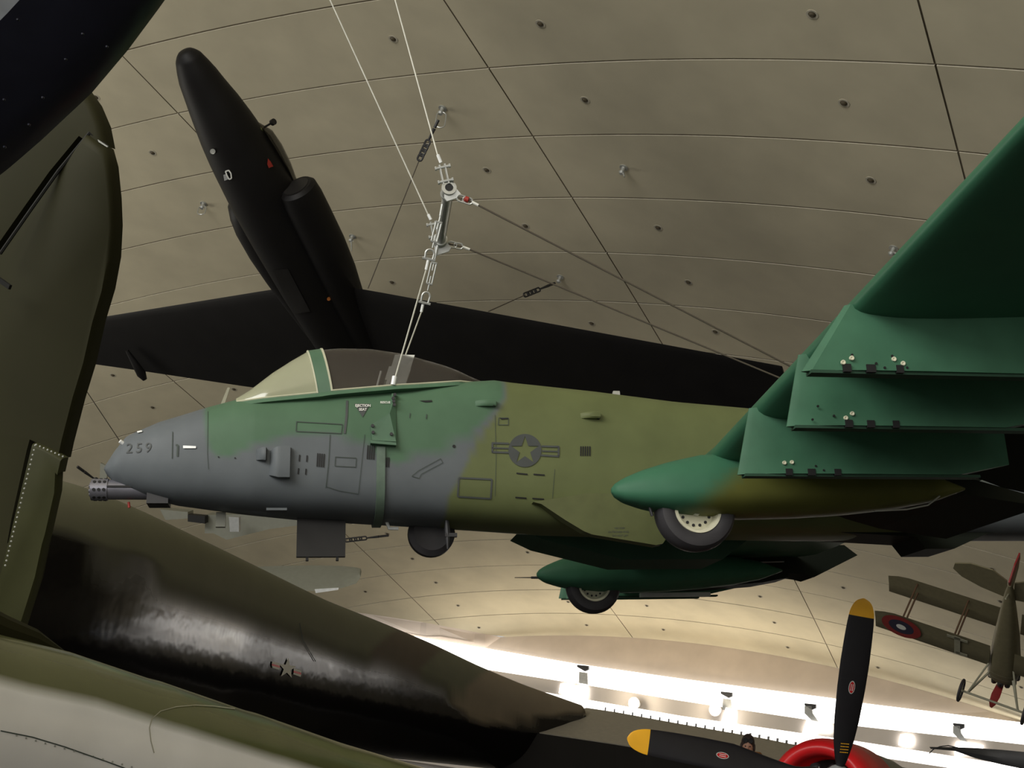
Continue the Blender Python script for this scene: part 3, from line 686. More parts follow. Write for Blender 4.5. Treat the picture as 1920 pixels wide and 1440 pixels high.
pylon(Y1, p1[0], p1[2], 2.3, .36, lab='outermost of the three near pylons', holes=mk(Y1, 698, [(1580, 680), (1596, 672), (1675, 674), (1692, 682)], [(1582, 14), (1625, 17), (1681, 13)], [(1642, 682), (1658, 690), (1700, 690), (1597, 666), (1672, 668)]))
pylon(Y2, p2[0], p2[2], 2.2, .15, lab='middle one of the three near pylons', holes=mk(Y2, 800, [(1585, 784), (1597, 776)], [(1585, 14), (1626, 14), (1674, 12)], [(1523, 787), (1533, 762), (1563, 780)]))
pylon(Y3, p3[0], p3[2], 2.4, .15, lab='innermost of the three near pylons, beside the wheel pod', holes=mk(Y3, 892, [(1484, 867), (1470, 868)], [(1474, 12), (1515, 14), (1565, 12)], [(1529, 874), (1544, 882)]))
for yy in (3.9, 4.95, 5.75):
    zz = {3.9: -1.0, 4.95: -.90, 5.75: -.80}[yy]; pylon(yy, 6.0 + starb(yy), zz, 2.4, .15)
# inboard pylon: olive side plate under the fuselage
y0 = -.64; b = MB(); poly = [AL(x, y, y=y0) for x, y in ((1000, 941), (1015, 945), (1060, 975), (1095, 996), (1110, 1002), (1170, 1012), (1230, 1022), (1243, 1019), (1250, 1008), (1256, 960), (1250, 925), (1100, 925))]
b.prism(poly, V(0, .16, 0)); o = b.build('inboard_pylon', M['olive'], A10, smooth=False); part(o, 'olive pylon with a dark stencil on its side')
tb = MB(); 
bvp = BVHTree.FromPolygons([Vector(v) for v in b.v], b.f)
decal(text_polys('NO STEP', 1152, 992, 3.4) + text_polys('OUTBOARD FWD', 1140, 999, 3.4) + text_polys('DO NOT LIFT', 1148, 1006, 3.4), 'stencil_text', M['decal'], parent=o, res=40, bv=bvp, off=.004)
# starboard inner pylons / belly shape seen below
b = MB(); b.prism([V(5.0, .5, -.62), V(5.25, .5, -.74), V(6.2, .5, -.98), V(7.4, .5, -.98), V(7.8, .5, -.7), V(6.5, .5, -.5)], V(0, .8, 0)); b.build('centre_pylon', M['wing_under'], A10, smooth=False)
b = MB(); b.prism([V(7.0, -.3, -.72), V(9.45, -.3, -.86), V(9.55, -.3, -1.0), V(9.9, -.3, -1.0), V(10.3, -.3, -.84), V(11.5, -.3, -.6), V(7, -.3, -.5)], V(0, .6, 0)); b.build('belly_fairing', M['shaded_green'], A10, smooth=False)
# far flap / trailing edge, widened into a dark sheet for the shaded wing underside
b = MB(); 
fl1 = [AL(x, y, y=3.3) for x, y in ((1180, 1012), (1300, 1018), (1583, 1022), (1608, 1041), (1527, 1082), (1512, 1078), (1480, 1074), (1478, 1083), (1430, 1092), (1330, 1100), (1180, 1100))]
b.prism(fl1, V(0, .5, 0)); b.build('wing_flap', M['shaded_green'], A10, smooth=False)  # far flap plus the dark sheet standing in for the shaded wing underside
# lowered flap of the near wing
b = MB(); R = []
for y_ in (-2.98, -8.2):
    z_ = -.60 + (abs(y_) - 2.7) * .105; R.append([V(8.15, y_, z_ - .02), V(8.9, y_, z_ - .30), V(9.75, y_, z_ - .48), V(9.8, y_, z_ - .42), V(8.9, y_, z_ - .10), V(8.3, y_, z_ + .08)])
b.rings(R); part(b.build('wing_flap', M['shaded_green'], A10, smooth=False), 'lowered dark flap of the near wing')
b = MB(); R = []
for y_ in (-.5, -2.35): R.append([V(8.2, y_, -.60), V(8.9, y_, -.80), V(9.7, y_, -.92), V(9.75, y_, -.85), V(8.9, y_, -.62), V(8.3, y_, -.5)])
b.rings(R); b.build('wing_flap', M['shaded_green'], A10, smooth=False)
b = MB(); 
for y_, L in ((3.27, ((1305, 1027), (1550, 1021))), (3.27, ((1260, 1059), (1470, 1053)))):
    (a0, c0), (a1, c1) = L; b.tube([AL(a0, c0, y=y_), AL(a1, c1, y=y_)], .010, 6)
b.build('rail_edge', M['grey_metal'], A10)
b = MB()
for x_, y_ in ((1339, 1022), (1374, 1020), (1414, 1021), (1291, 1054), (1324, 1052), (1362, 1053)):
    c = AL(x_, y_, y=3.27); b.box((c[0] - .035, 3.26, c[2] - .022), (c[0] + .035, 3.30, c[2] + .022))
b.build('pylon_foot', M['grey_metal'], A10, smooth=False)
b = MB(); a_, c_ = AL(1200, 1117, y=3.4), AL(1330, 1106, y=3.4); b.box((a_[0], 3.36, a_[2] - .02), (c_[0], 3.44, a_[2] + .035)); b.build('launch_rail', M['steel'], A10, smooth=False)
b = MB(); a_ = AL(965, 1083, y=8.0); c_ = AL(1040, 1083, y=8.0); b.tube([a_, a_ * .6 + c_ * .4, a_ * .6 + c_ * .4 + V(.01, 0, 0), c_], [.006, .010, .022, .022], 8); part(b.build('pitot_tube', M['dark_metal'], A10), 'thin dark probe ahead of the far wing')
# engines and tail, aft of the picture
for sgn in (-1, 1):
    b = MB(); b.lathe((9.2, sgn * 1.15, 1.25), (1, 0, 0), [(.1, .40), (0, .50), (.05, .56), (.6, .66), (1.6, .66), (2.6, .5), (3.0, .42), (2.9, .3)], 32); e_ = b.build('engine_nacelle', M['wing_green'], A10)
    b = MB(); b.box((9.8, sgn * .3 - .0, .55), (11.2, sgn * 1.0, .95)); b.build('engine_strut', M['wing_green'], A10, smooth=False)
    b = MB(); b.prism([V(14.2, sgn * 2.8, .3), V(16.2, sgn * 2.8, .3), V(16.1, sgn * 2.8, 2.3), V(14.9, sgn * 2.8, 2.3)], V(0, .12, 0)); b.build('tail_fin', M['wing_green'], A10, smooth=False)
b = MB(); b.box((14.3, -2.85, .38), (15.9, 2.85, .55)); b.build('tailplane', M['wing_green'], A10, smooth=False)
# dark gear bay and flap track on the near wing underside
b = MB(); b.lathe(AL(1785, 862, y=-2.9), (0, 0, 1), [(-.03, .45), (.03, .5), (.06, .01)], 5); 
# cable bracket and belly strap on the near side
b = MB()
pl = [hit(x, y, off=.012) for x, y in ((734, 742), (742, 742), (742, 831), (697, 828), (694, 800), (730, 778))]
n_ = V(0, -1, 0); b.prism(pl, n_ * .05); plate = b.build('sling_bracket', M['plate_green'], A10, smooth=False)
part(plate, 'green bolted bracket plate on the cockpit side')
b = MB()
for x, y in ((740, 748), (737, 754), (738, 759), (739, 765), (698, 802), (699, 814), (733, 817)):
    c = hit(x, y, off=.06); b.lathe(c, (0, -1, 0), [(0, .018), (.02, .018), (.02, 0)], 8)
b.build('bracket_bolts', M['dark_metal'], plate)
b = MB(); c0, c1 = hit(694, 829, off=.01), hit(742, 833, off=.01); b.hexa([c0 + V(0, -.07, 0), c1 + V(0, -.07, 0), c1 + V(0, .02, 0), c0 + V(0, .02, 0), c0 + V(0, -.07, -.03), c1 + V(0, -.07, -.03), c1 + V(0, .02, -.03), c0 + V(0, .02, -.03)]); b.build('bracket_lip', M['plate_green'], plate, smooth=False)
x0s = hit(714, 860, off=0)[0]; b = MB(); R = []
s1 = sect(x0s)
for k in range(len(s1)):
    p = s1[k]
    if p[2] > hit(714, 829, off=0)[2]: continue
    R.append((math.atan2(p[1], -p[2]), p))
R.sort(key=lambda t: t[0]); cen = V(x0s, 0, 0); rings_ = []
for _, p in R:
    d = unit((p - cen) * V(0, 1, 1)); rings_.append([p + V(-.045, 0, 0) + d * .0, p + V(-.045, 0, 0) + d * .03, p + V(.045, 0, 0) + d * .03, p + V(.045, 0, 0)])
b.rings(rings_); strap = b.build('belly_strap', M['strap'], A10, auto=30); part(strap, 'grey green strap round the fuselage below the bracket')

# ------------------------------------------------------------------ rigging of the attack jet
def ferrule_cable(name, pts, r, label, cat='cable', group=None, m='cable', ferrules=(), extra=None):
    root = empty(name, label, cat, group, loc=tuple(pts[0])); o0 = np.asarray(pts[0], float)
    q = [np.asarray(p, float) - o0 for p in pts]
    b = MB(); b.tube(q, r, 6); b.build('wire', M[m], root)
    for a, c, rad in ferrules:
        b = MB(); b.tube([np.asarray(a) - o0, np.asarray(c) - o0], rad, 10); b.build('ferrule', M['reflector'] if m == 'cable' else M['decal_white'], root)
    if extra: extra(root, o0)
    return root
nearE, farE = AL(842, 352, y=-.8), AL(825, 455, y=.8)
def D(px, py, y): return AW(AL(px, py, y=y))
def tpt(px0, py0, d0, px, py, d): return P(px, py, d)
dn = proj(AW(nearE))[2]; df = proj(AW(farE))[2]
def shackle(b, a, c, w=.045, r=.014):
    a, c = np.asarray(a), np.asarray(c); ax = unit(c - a); s = unit(np.cross(ax, W @ V(0, 0, 1))); L = np.linalg.norm(c - a)
    pts = [a + s * w] + [a + ax * (L * .6) + s * w * 1.1] + [a + ax * (L * .6 + L * .4 * math.sin(t)) + s * w * 1.1 * math.cos(t) for t in np.linspace(.2, math.pi - .2, 8)] + [a + ax * (L * .6) - s * w * 1.1, a - s * w]
    b.tube(pts, r, 6); b.tube([a - s * w * 1.7, a + s * w * 1.7], r * 1.2, 6)
def turnbuckle(b, a, c, w=.032, r=.011):
    a, c = np.asarray(a), np.asarray(c); ax = unit(c - a); s = unit(np.cross(ax, W @ V(0, 0, 1)))
    p, q = a + (c - a) * .2, a + (c - a) * .8
    for sg in (-1, 1): b.tube([p + s * w * sg, q + s * w * sg], r, 6)
    for z in (p, q): b.tube([z - s * w * 1.2, z + s * w * 1.2], r * 1.3, 6)
    b.tube([a, a + (c - a) * .42], r * .9, 6); b.tube([c, c + (a - c) * .42], r * .9, 6)
sp = empty('spreader_bar', 'steel spreader bar with an open tube end hanging above the cockpit', 'spreader bar', loc=tuple(AW(nearE))); o0 = AW(nearE)
nW, fW = AW(nearE), AW(farE); ax = unit(fW - nW)
b = MB(); b.lathe(nW - o0, ax, [(.0, .045), (-.01, .045), (-.01, .085), (.12, .085), (.12, .075), (.14, .075), (.14, .088), (.18, .088), (.18, .062), (np.linalg.norm(fW - nW) - .12, .062), (np.linalg.norm(fW - nW) - .12, .085), (np.linalg.norm(fW - nW) + .05, .085), (np.linalg.norm(fW - nW) + .05, 0)], 28); b.build('bar_tube', M['steel'], sp)
b = MB(); b.lathe(nW - ax * .012 - o0, ax, [(0, .047), (.002, .03), (.002, 0)], 20); b.build('tube_bore', M['slot'], sp)
def lug(px, py, dep, k):
    pts = [P(px - 9, py - 10, dep), P(px + 8, py - 10, dep), P(px + 22, py + 6, dep), P(px + 18, py + 13, dep), P(px - 4, py + 20, dep), P(px - 9, py + 14, dep)]
    b = MB(); b.prism([p - o0 for p in pts], ax * .03); b.build('lug_plate', M['steel'], sp, smooth=False)
lug(842, 357, dn, 0); lug(824, 458, df - .05, 1)
def upper(name, L, dep0, dep1, label, ferr, clev):
    (x0, y0), (x1, y1) = L
    a, c = P(x0, y0, dep0), P(x1, y1, dep1)
    def ex(root, o0_):
        b = MB(); 
        p, q, w_ = P(*clev[0], dep1) - o0_, P(*clev[1], dep1) - o0_, .03
        s = unit(np.cross(unit(q - p), W @ V(0, 0, 1)))
        for sg in (-1, 1): b.tube([p + s * w_ * sg, q + s * w_ * sg], .014, 6)
        for z in (p + (q - p) * .15, p + (q - p) * .85): b.tube([z - s * .085, z + s * .085], .017, 8); b.tube([z + s * .07, z + s * .09], .026, 8); b.tube([z - s * .09, z - s * .07], .026, 8)
        b.build('clevis', M['steel'], root)
    return ferrule_cable(name, [a, c], .0095, label, group='upper hanging cables', ferrules=[(P(*ferr[0], dep1), P(*ferr[1], dep1), .02)], extra=ex)
upper('suspension_cable', ((738 - 30, -120), (821, 292)), dn + 1.5, dn, 'bright steel cable rising from the near end of the spreader bar', ((821, 290), (827, 305)), ((829, 308), (837, 345)))
upper('suspension_cable', ((617 - 53, -120), (804, 405)), df + 1.6, df, 'bright steel cable rising from the far end of the spreader bar, leftmost of the two', ((803, 402), (808, 412)), ((812, 415), (818, 448)))
# two legs going down to the cockpit sides
def leg(label, tb, sh, fe, cab):
    d0 = tb[2]
    def ex(root, o_):
        b = MB(); turnbuckle(b, P(*tb[0], tb[2]) - o_, P(*tb[1], tb[2]) - o_); b.build('turnbuckle', M['steel'], root)
        b = MB(); shackle(b, P(*sh[1], tb[2]) - o_, P(*sh[0], tb[2]) - o_); b.build('shackle', M['steel'], root)
        b = MB(); b.tube([P(*tb[0], tb[2]) - o_, P(tb[0][0] + tb[3][0], tb[0][1] + tb[3][1], tb[2]) - o_], .018, 6); b.build('rod_end', M['steel'], root)
    return ferrule_cable('sling_leg', [P(*fe[1], tb[2]), cab], .0095, label, group='sling legs from the spreader bar to the cockpit', ferrules=[(P(*fe[0], tb[2]), P(*fe[1], tb[2]), .018)], extra=ex)
leg('sling leg running down to the bracket on the near side of the cockpit', ((826, 405), (811, 465), dn + .2, (4, -22)), ((808, 468), (804, 486)), ((803, 488), (799, 506)), AW(hit(737, 724, off=.03) if hit(737, 724) is not None else AL(737, 722, y=-.5)))
b = MB()
leg('sling leg with a long turnbuckle going down behind the canopy glass', ((817, 480), (802, 545), df - .1, (4, -20)), ((801, 548), (796, 568)), ((793, 571), (790, 585)), AW(AL(757, 675, y=.52)))
c = AL(739, 715, y=-.5)
b = MB(); b.tube([AW(AL(740, 706, y=-.5)), AW(AL(737, 722, y=-.5))], .028, 10); o = b.build('cable_clamp', M['reflector']); tag(o, 'shiny white clamp holding the near cable at the cockpit sill', 'clamp')
# rear stays
def stay(lab, fer, a, e, red=False):
    def ex(root, o_):
        b = MB(); q0, q1 = a[0] - o_, fer[0] - o_
        for t in (.15, .55): link_ring(b, q0 + (q1 - q0) * (t + .15), unit(np.cross(unit(q1 - q0), W @ V(0, 0, 1))), unit(q1 - q0), .11, .035, .011)
        b.build('shackle', M['steel'], root)
        if red: 
            b = MB(); m_ = P(875, 374, dn) - o_; b.lathe(m_ - unit(q1 - q0) * .03, unit(q1 - q0), [(0, .01), (.01, .035), (.05, .035), (.06, .01)], 12); b.build('red_seal', M['red'], root)
    return ferrule_cable('stay_cable', [a[0], fer[0], fer[1], e], .011, lab, group='rear stays', m='dark_cable', ferrules=[(fer[0], fer[1], .017)], extra=ex)
eN, eF = AW(V(9.3, -.5, .62)), AW(V(9.3, .5, .62))
def toward(px0, py0, d0, px1, py1, E_):   # 3D line from a start so that it passes through a second picture point at the far object's depth
    return P(px1, py1, d0 + .9)
stay('thin dark stay with a red seal from the near end of the spreader bar', (P(885, 379, dn), P(897, 385, dn)), (P(858, 370, dn),), AW(AL(1560, 727, y=-.5)), True)
stay('thin dark stay from the far end of the spreader bar, lower of the two', (P(868, 463, df), P(881, 468, df)), (P(840, 457, df),), AW(AL(1545, 743, y=.5)))

# ------------------------------------------------------------------ black reconnaissance aircraft overhead (x aft, y towards picture right, z = belly side)
Mu = np.array([[0.4018406255634307, 0.8637431349088062, -0.3040919409400692], [0.7912521244553475, -0.49467204726694936, -0.3594713357106852], [-0.46091668139880726, -0.09616320788447615, -0.8822179154028089]])
Mu[:, 0] = unit(Mu[:, 0]); Mu[:, 1] = unit(Mu[:, 1] - (Mu[:, 1] @ Mu[:, 0]) * Mu[:, 0]); Mu[:, 2] = np.cross(Mu[:, 0], Mu[:, 1])
tu = V(-9.628220384153277, 27.18619246720091, 16.320858700236517)
U = empty('spy_plane', 'matt black spy plane with very long straight wings hanging under the ceiling', 'aircraft', mat4=m4(Mu, tu))
def UL(px, py, z=0.0):
    o = Mu.T @ (-tu); d = Mu.T @ ray(px, py); return o + d * ((z - o[2]) / d[2])
def ring_xy(x, yl, yr, zs=1.0, zo=0.0, n=36):
    c, r_ = (yl + yr) / 2, (yr - yl) / 2; return [V(x, c + r_ * math.cos(2 * math.pi * k / n), zo + r_ * zs * math.sin(2 * math.pi * k / n)) for k in range(n)]
XL = [0, .03, .1, .22, .68, 1.66, 2.6, 3.22, 4.69, 6, 8, 11, 15]; YL = [-.10, -.24, -.33, -.43, -.62, -.78, -.92, -.98, -1.05, -1.05, -1.0, -.85, -.3]
XR = [0, .03, .1, .22, .68, 1.18, 1.69, 2.38, 3.51, 4.3, 6, 8, 11, 15]; YR = [.03, .14, .22, .31, .45, .55, .68, .80, .92, .98, 1.0, .95, .8, .25]
b = MB(); b.rings([ring_xy(x, lerp(x, XL, YL), lerp(x, XR, YR), .95) for x in list(.4 * np.linspace(0.02, 1, 14) ** 2) + list(np.linspace(.5, 15, 50))]); ufus = b.build('fuselage', M['black'], U); bvu = BVHTree.FromPolygons([Vector(v) for v in b.v], b.f); kwu = dict(bv=bvu, o=Mu.T @ (-tu), Rm=Mu)
for sgn, xs_ in ((-1, (4.75, 4.85, 5.2, 5.7, 6.6, 7.6, 8.8, 10.8)), (1, (4.45, 4.55, 4.9, 5.5, 6.6, 7.6, 8.6, 10.6))):
    R = []
    for x, o_, r_ in zip(xs_, (1.0, 1.0, 1.0, 1.0, 1.0, .95, .85, .7), ((.40, .50, .60, .66, .66, .62, .55, .4) if sgn < 0 else (.41, .50, .54, .55, .55, .53, .48, .38))):
        R.append([V(x, sgn * (o_ + (.32 * (1.2 - x / 12) if sgn > 0 else 0) + (-.05 if sgn < 0 else 0)) + r_ * math.cos(a), -.1 + r_ * 1.15 * math.sin(a)) for a in [2 * math.pi * k / 28 for k in range(28)]])
    b = MB(); b.rings(R); it = b.build('engine_intake', M['black'], U)
    b = MB(); x = xs_[0] - .01; b.rings([[V(x - .0, q[1] * .86 + R[0][0][1] * 0 + (sgn * 1.1) * .14, q[2] * .86) for q in R[0]], [V(x + .5, q[1] * .8 + (sgn * 1.1) * .2, q[2] * .8) for q in R[0]]]); b.build('intake_lip', M['black_shade'], it)
def uwing(sgn):
    pts = [(.6, UL(520, 541)[0] - .1, 12.9)]
    b = MB(); R = []
    for y in np.linspace(.3, 14.2, 14):
        if sgn < 0: xl = lerp(y, [.3, 1.5, 10.7, 14.2], [8.0, 8.17, 9.72, 10.3]); xt = lerp(y, [.3, 5.25, 10.7, 14.2], [13.0, 12.79, 12.35, 12.1])
        else: xl = lerp(y, [.3, 1.63, 14.4], [7.9, 8.07, 10.42]); xt = lerp(y, [.3, 12.9, 14.4], [13.0, 12.32, 12.25])
        c = xt - xl; up, lo = [], []
        for k in range(12):
            s = (1 - math.cos(math.pi * k / 11)) / 2; t_ = .10 * c * 2.5 * (.2969 * math.sqrt(s) - .126 * s - .3516 * s * s + .2843 * s ** 3 - .1036 * s ** 4)
            up.append(V(xl + s * c, sgn * y, -t_)); lo.append(V(xl + s * c, sgn * y, t_ * .8))
        R.append(up + lo[::-1][1:-1])
    b.rings(R); return b.build('wing', M['black'], U)
uwing(-1); uwing(1)
b = MB(); b.rings([[V(x, .55 + w * math.cos(a), -.45 - h * max(0, math.sin(a)) + .1 * min(0, math.sin(a))) for a in [2 * math.pi * k / 20 for k in range(20)]] for x, w, h in ((2.6, .1, .12), (3.0, .34, .36), (3.5, .38, .44), (4.1, .38, .42), (4.9, .3, .30))]); b.build('cockpit_canopy', glass('spy_canopy', (.03, .025, .015), .2, .08), U)
def ublob(px, py, r_, name, m, z=.8, pts=None):
    b = MB(); c = UL(px, py, z); b.lathe(c + V(0, 0, -.1), (0, 0, 1), [(0, r_), (.12, r_), (.15, r_ * .6), (.15, 0)], 14); return b.build(name, m, U)
def circ(x, y, r_, n=16, sx=1): return [(x + r_ * math.cos(a) * sx, y + r_ * math.sin(a)) for a in np.linspace(0, 2 * math.pi, n, endpoint=False)]
decal([circ(400, 283, 5)], 'drift_sight', M['steel'], parent=U, off=.03, **kwu)
part(decal(line([(424, 320), (430, 318), (434, 324), (435, 333), (431, 335), (427, 328)], 2.4, True), 'recess_ring', M['decal_white'], parent=U, off=.04, res=30, **kwu), 'white oval ring')
decal([[(420, 327), (426, 325), (429, 335), (422, 338)]], 'latch_plate', M['grey_metal'], parent=U, off=.03, **kwu)
part(decal([circ(615, 559, 3.4)], 'amber_light', M['amber'], parent=U, off=.06, **kwu), 'small amber light') if hit(615, 559, **kwu) is not None else ublob(616, 559, .07, 'amber_light', M['amber'], .95)
decal([[(501, 297), (506, 303), (511, 312), (503, 315), (500, 308)]], 'warning_panel', M['red'], parent=U, off=.03, **kwu)
b = MB(); a = UL(238, 657, .3); c = UL(272, 712, .55)
b.tube([a, a * .6 + c * .4, a * .2 + c * .8, c], [.06, .12, .17, .08], 12); b.build('wing_skid', M['black'], U)
decal([[(512, 505), (540, 503), (582, 583), (552, 588)]], 'camera_hatch', M['black_shade'], parent=U, off=.03, **kwu)
b = MB(); b.prism([V(12, -.05, -.5), V(15.5, -.05, -.4), V(15.3, -.05, -3.2), V(14.2, -.05, -3.2)], V(0, .1, 0)); b.build('tail_fin', M['black'], U, smooth=False)
b = MB(); b.box((13.6, -3, -.15), (15.0, 3, -.05)); b.build('tailplane', M['black'], U, smooth=False)
b = MB(); a, c = UL(488, 243, -.6), UL(512, 229, -.6); b.tube([a, c], .03, 8); b.lathe(c, unit(c - a), [(-.05, .09), (.05, .09)], 10); b.build('probe', M['black_shade'], U)
b = MB(); c = UL(484, 243, -.4); b.lathe(c, (1, 0, 0), [(-.2, .02), (0, .13), (.2, .1)], 12); b.build('probe_base', M['olive'], U)
# its suspension
def chain_cable(name, px, dep, label, links, m='dark_cable'):
    """px list of (x,y); dep list; links = (p0,p1) index span of chain"""
    pts = [P(x, y, d) for (x, y), d in zip(px, dep)]; root = empty(name, label, 'cable', loc=tuple(pts[0])); o_ = pts[0]
    b = MB(); b.tube([p - o_ for p in pts[links:]], .017, 6); b.build('wire', M[m], root)
    if links:
        a, c = pts[0] - o_, pts[links] - o_; b = MB(); d = unit(c - a); L = np.linalg.norm(c - a); n = 7
        b.tube([a, a + d * L * .2], .05, 6); b.tube([a + d * L * .22, a + d * L * .52], [.055, .03], 8)
        s = unit(np.cross(d, W @ V(0, 0, 1)))
        for k in range(4): link_ring(b, a + d * L * (.6 + .12 * k), s, d, L * .17, .07, .03)
        b.build('chain', M['dark_metal'], root)
    return root
uw = lambda px, py: float(proj(Mu @ UL(px, py) + tu)[2])
chain_cable('hanging_wire', [(822, 225), (787, 298), (690, 541)], [34.5, 34.6, uw(690, 548)], 'thin dark wire and chain from the long ceiling ring to the black wing root', 1)
chain_cable('hanging_wire', [(1040, 531), (985, 553), (916, 584)], [42.5, 41, uw(916, 590)], 'dark wire and chain from the ceiling anchor to the middle of the right black wing', 1)
chain_cable('hanging_wire', [(140, 700), (228, 832)], [44, 46], 'thin dark wire running down behind the nose of the green jet', 0)
chain_cable('hanging_wire', [(145, 875), (205, 918)], [40, 41], 'short dark chain and wire behind the gun muzzle', 1)
chain_cable('hanging_wire', [(728, 1004), (650, 1013), (560, 1022)], [48, 49, 50], 'dark turnbuckle and wire just below the hanging gear door of the green jet', 1)

# ------------------------------------------------------------------ large bomber fuselage, lower left
def vin(p, c): return np.asarray(p) - c
BO = empty('bomber', 'huge bomber with brown and green upper side and gloss black belly behind the green jet', 'aircraft', loc=(-3.8, 31.5, 1.7)); bo = V(-3.8, 31.5, 1.7)
ax_pts = [V(-11.0, 6.5, 1.75), V(-7.4, 19, 1.75), V(-6.4, 22.5, 1.7), V(-3.8, 31.5, 1.55), V(-1.9, 37, 1.35), V(.4, 42, 1.0), V(2.6, 47, .9)]
from itertools import accumulate
def silh_fix():
    out = []
    top = [(100, 883), (200, 905), (300, 948), (470, 1035), (640, 1122), (740, 1163), (830, 1202), (920, 1247), (1000, 1283), (1060, 1306), (1100, 1322)]
    dep = [19, 20.3, 22, 27, 32, 35, 37.5, 40, 42, 43.5, 44.5]; rad = [1.62, 1.65, 1.65, 1.6, 1.5, 1.4, 1.25, 1.0, .72, .45, .2]
    return top, dep, rad
top, dep, rad = silh_fix()
cent = []
for (x, y), d, r_ in zip(top, dep, rad):
    p = P(x, y, d); rd = unit(p); upn = unit(V(0, 0, 1) - (rd @ V(0, 0, 1)) * rd + 0 * rd)
    # tangent normal perpendicular to the sight line and to the body axis
    cent.append([p, r_])
dirs = [unit(cent[min(i + 1, len(cent) - 1)][0] - cent[max(i - 1, 0)][0]) for i in range(len(cent))]
C = []
for (p, r_), d in zip(cent, dirs):
    n = np.cross(d, unit(p)); n = unit(n); n = n if n[2] > 0 else -n; C.append(p - n * r_)
del C
TOPP = [c[0] for c in cent]; d0 = unit(TOPP[1] - TOPP[0]); TOPP = [TOPP[0] - d0 * 13] + TOPP; WID = [1.6] * 7 + [1.55, 1.4, 1.1, .8, .5]
ZB_ = -.75; Ts = [0]
for i in range(1, len(TOPP)): Ts.append(Ts[-1] + np.linalg.norm(TOPP[i] - TOPP[i - 1]))
tt = np.linspace(0, Ts[-1], 180); CC = np.stack([np.interp(tt, Ts, [c[k] for c in TOPP]) for k in range(3)], 1); Rr = np.interp(tt, Ts, WID)
for _ in range(8): CC[1:-1] = (CC[:-2] + 2 * CC[1:-1] + CC[2:]) / 4; Rr[1:-1] = (Rr[:-2] + 2 * Rr[1:-1] + Rr[2:]) / 4
b = MB(); R = []; colr = []; mid_ = []; nn = 200
BX = [-400, 60, 100, 250, 380, 480, 640, 740, 830, 880, 960, 1100]; BY = [860, 970, 985, 1045, 1115, 1170, 1240, 1262, 1300, 1352, 1356, 1330]
for k in range(len(tt)):
    d = unit((CC[min(k + 1, len(tt) - 1)] - CC[max(k - 1, 0)]) * V(1, 1, 0)); s_ = np.cross(d, V(0, 0, 1)); s_ = s_ if s_[1] > 0 else -s_   # away from the viewer
    cz = CC[k][2] - min(1.12, (CC[k][2] - ZB_) / 2); hz = CC[k][2] - cz; cc_ = CC[k] * V(1, 1, 0) + s_ * Rr[k] * .80
    ring = []
    for q in range(nn):
        a = 2 * math.pi * q / nn; ca, sa = math.cos(a), math.sin(a)
        ring.append(cc_ + s_ * Rr[k] * math.copysign(abs(ca) ** (2 / 2.5), ca) + V(0, 0, cz + (hz * sa ** (2 / 2.5) if sa > 0 else -(cz - ZB_) * abs(sa) ** (2 / 5))))
    # height of the paint border, found on the near side
    zb_ = ZB_ - 1; near = [p for p in ring if (p - cc_) @ s_ < 0]; near.sort(key=lambda p: -p[2])
    fv = [(lambda pr: pr[1] - np.interp(pr[0], BX, BY))(proj(p) if p[1] > 2 else V(-400, 0, 0)) for p in near]
    for q in range(1, len(near)):
        if fv[q] > 0 >= fv[q - 1]: zb_ = near[q - 1][2] + (near[q][2] - near[q - 1][2]) * (-fv[q - 1]) / (fv[q] - fv[q - 1]); break
    if fv and fv[0] > 0: zb_ = near[0][2]
    if CC[k][1] < 14: zb_ = 2.55
    zb_ += .06 * math.sin(tt[k] * 1.3) + .04 * math.sin(tt[k] * 2.9)
    ZBS = [-.75, -.4, -.1, .15, .4] 
    R.append([p - bo for p in ring])
    for p in ring:
        w = min(1, max(0, (p[2] - zb_) / .22 + .5)); px_ = proj(p)[0] if p[1] > 2 else 0
        g = V(.165, .165, .108); br = V(.150, .120, .085); pale = V(.25, .205, .145)
        t_ = px_ - 55 * (p[2] - 2)
        def bl(e0, c1, c2, wd=14): z = min(1, max(0, (t_ - e0) / wd + .5)); return c1 * (1 - z) + c2 * z
        col = bl(690, g, br * .8); col = col if t_ < 760 else bl(790, br * .8, g * .95); col = col if t_ < 860 else bl(890, g * .95, pale)
        colr.append(col * w + V(.0050, .0042, .0045) * (1 - w))
b.rings(R)
def bomber_paint():
    m = mat('bomber_paint', (0, 0, 0), .5, attr=True, var=.05, scale=1.5, spec=.28, bump=.16, bscale=1.9); N = m.node_tree.nodes; L = m.node_tree.links
    at = [n for n in N if n.bl_idname == 'ShaderNodeAttribute'][0]; bs = N['Principled BSDF']
    mr = N.new('ShaderNodeMapRange'); mr.inputs[1].default_value = .008; mr.inputs[2].default_value = .10; mr.inputs[3].default_value = .13; mr.inputs[4].default_value = .75
    L.new(at.outputs['Fac'], mr.inputs[0]); L.new(mr.outputs[0], bs.inputs['Roughness'])     # gloss belly, matt upper side
    return m
bf = b.build('fuselage', bomber_paint(), BO, auto=None, colors=np.array(colr))
bvb = BVHTree.FromPolygons([Vector(v) for v in b.v], b.f); I3 = np.eye(3)
kw = dict(bv=bvb, o=-bo, Rm=I3, off=.025)
def starpoly(cx, cy, r1, r2, rot=0, sx=1): return [(cx + (r1 if k % 2 == 0 else r2) * math.cos(-math.pi / 2 + rot + k * math.pi / 5) * sx, cy + (r1 if k % 2 == 0 else r2) * math.sin(-math.pi / 2 + rot + k * math.pi / 5)) for k in range(10)]
part(decal([starpoly(537, 1253, 20, 8, .12, .85)], 'star_insignia', M['insignia_white'], parent=BO, **kw), 'white star')
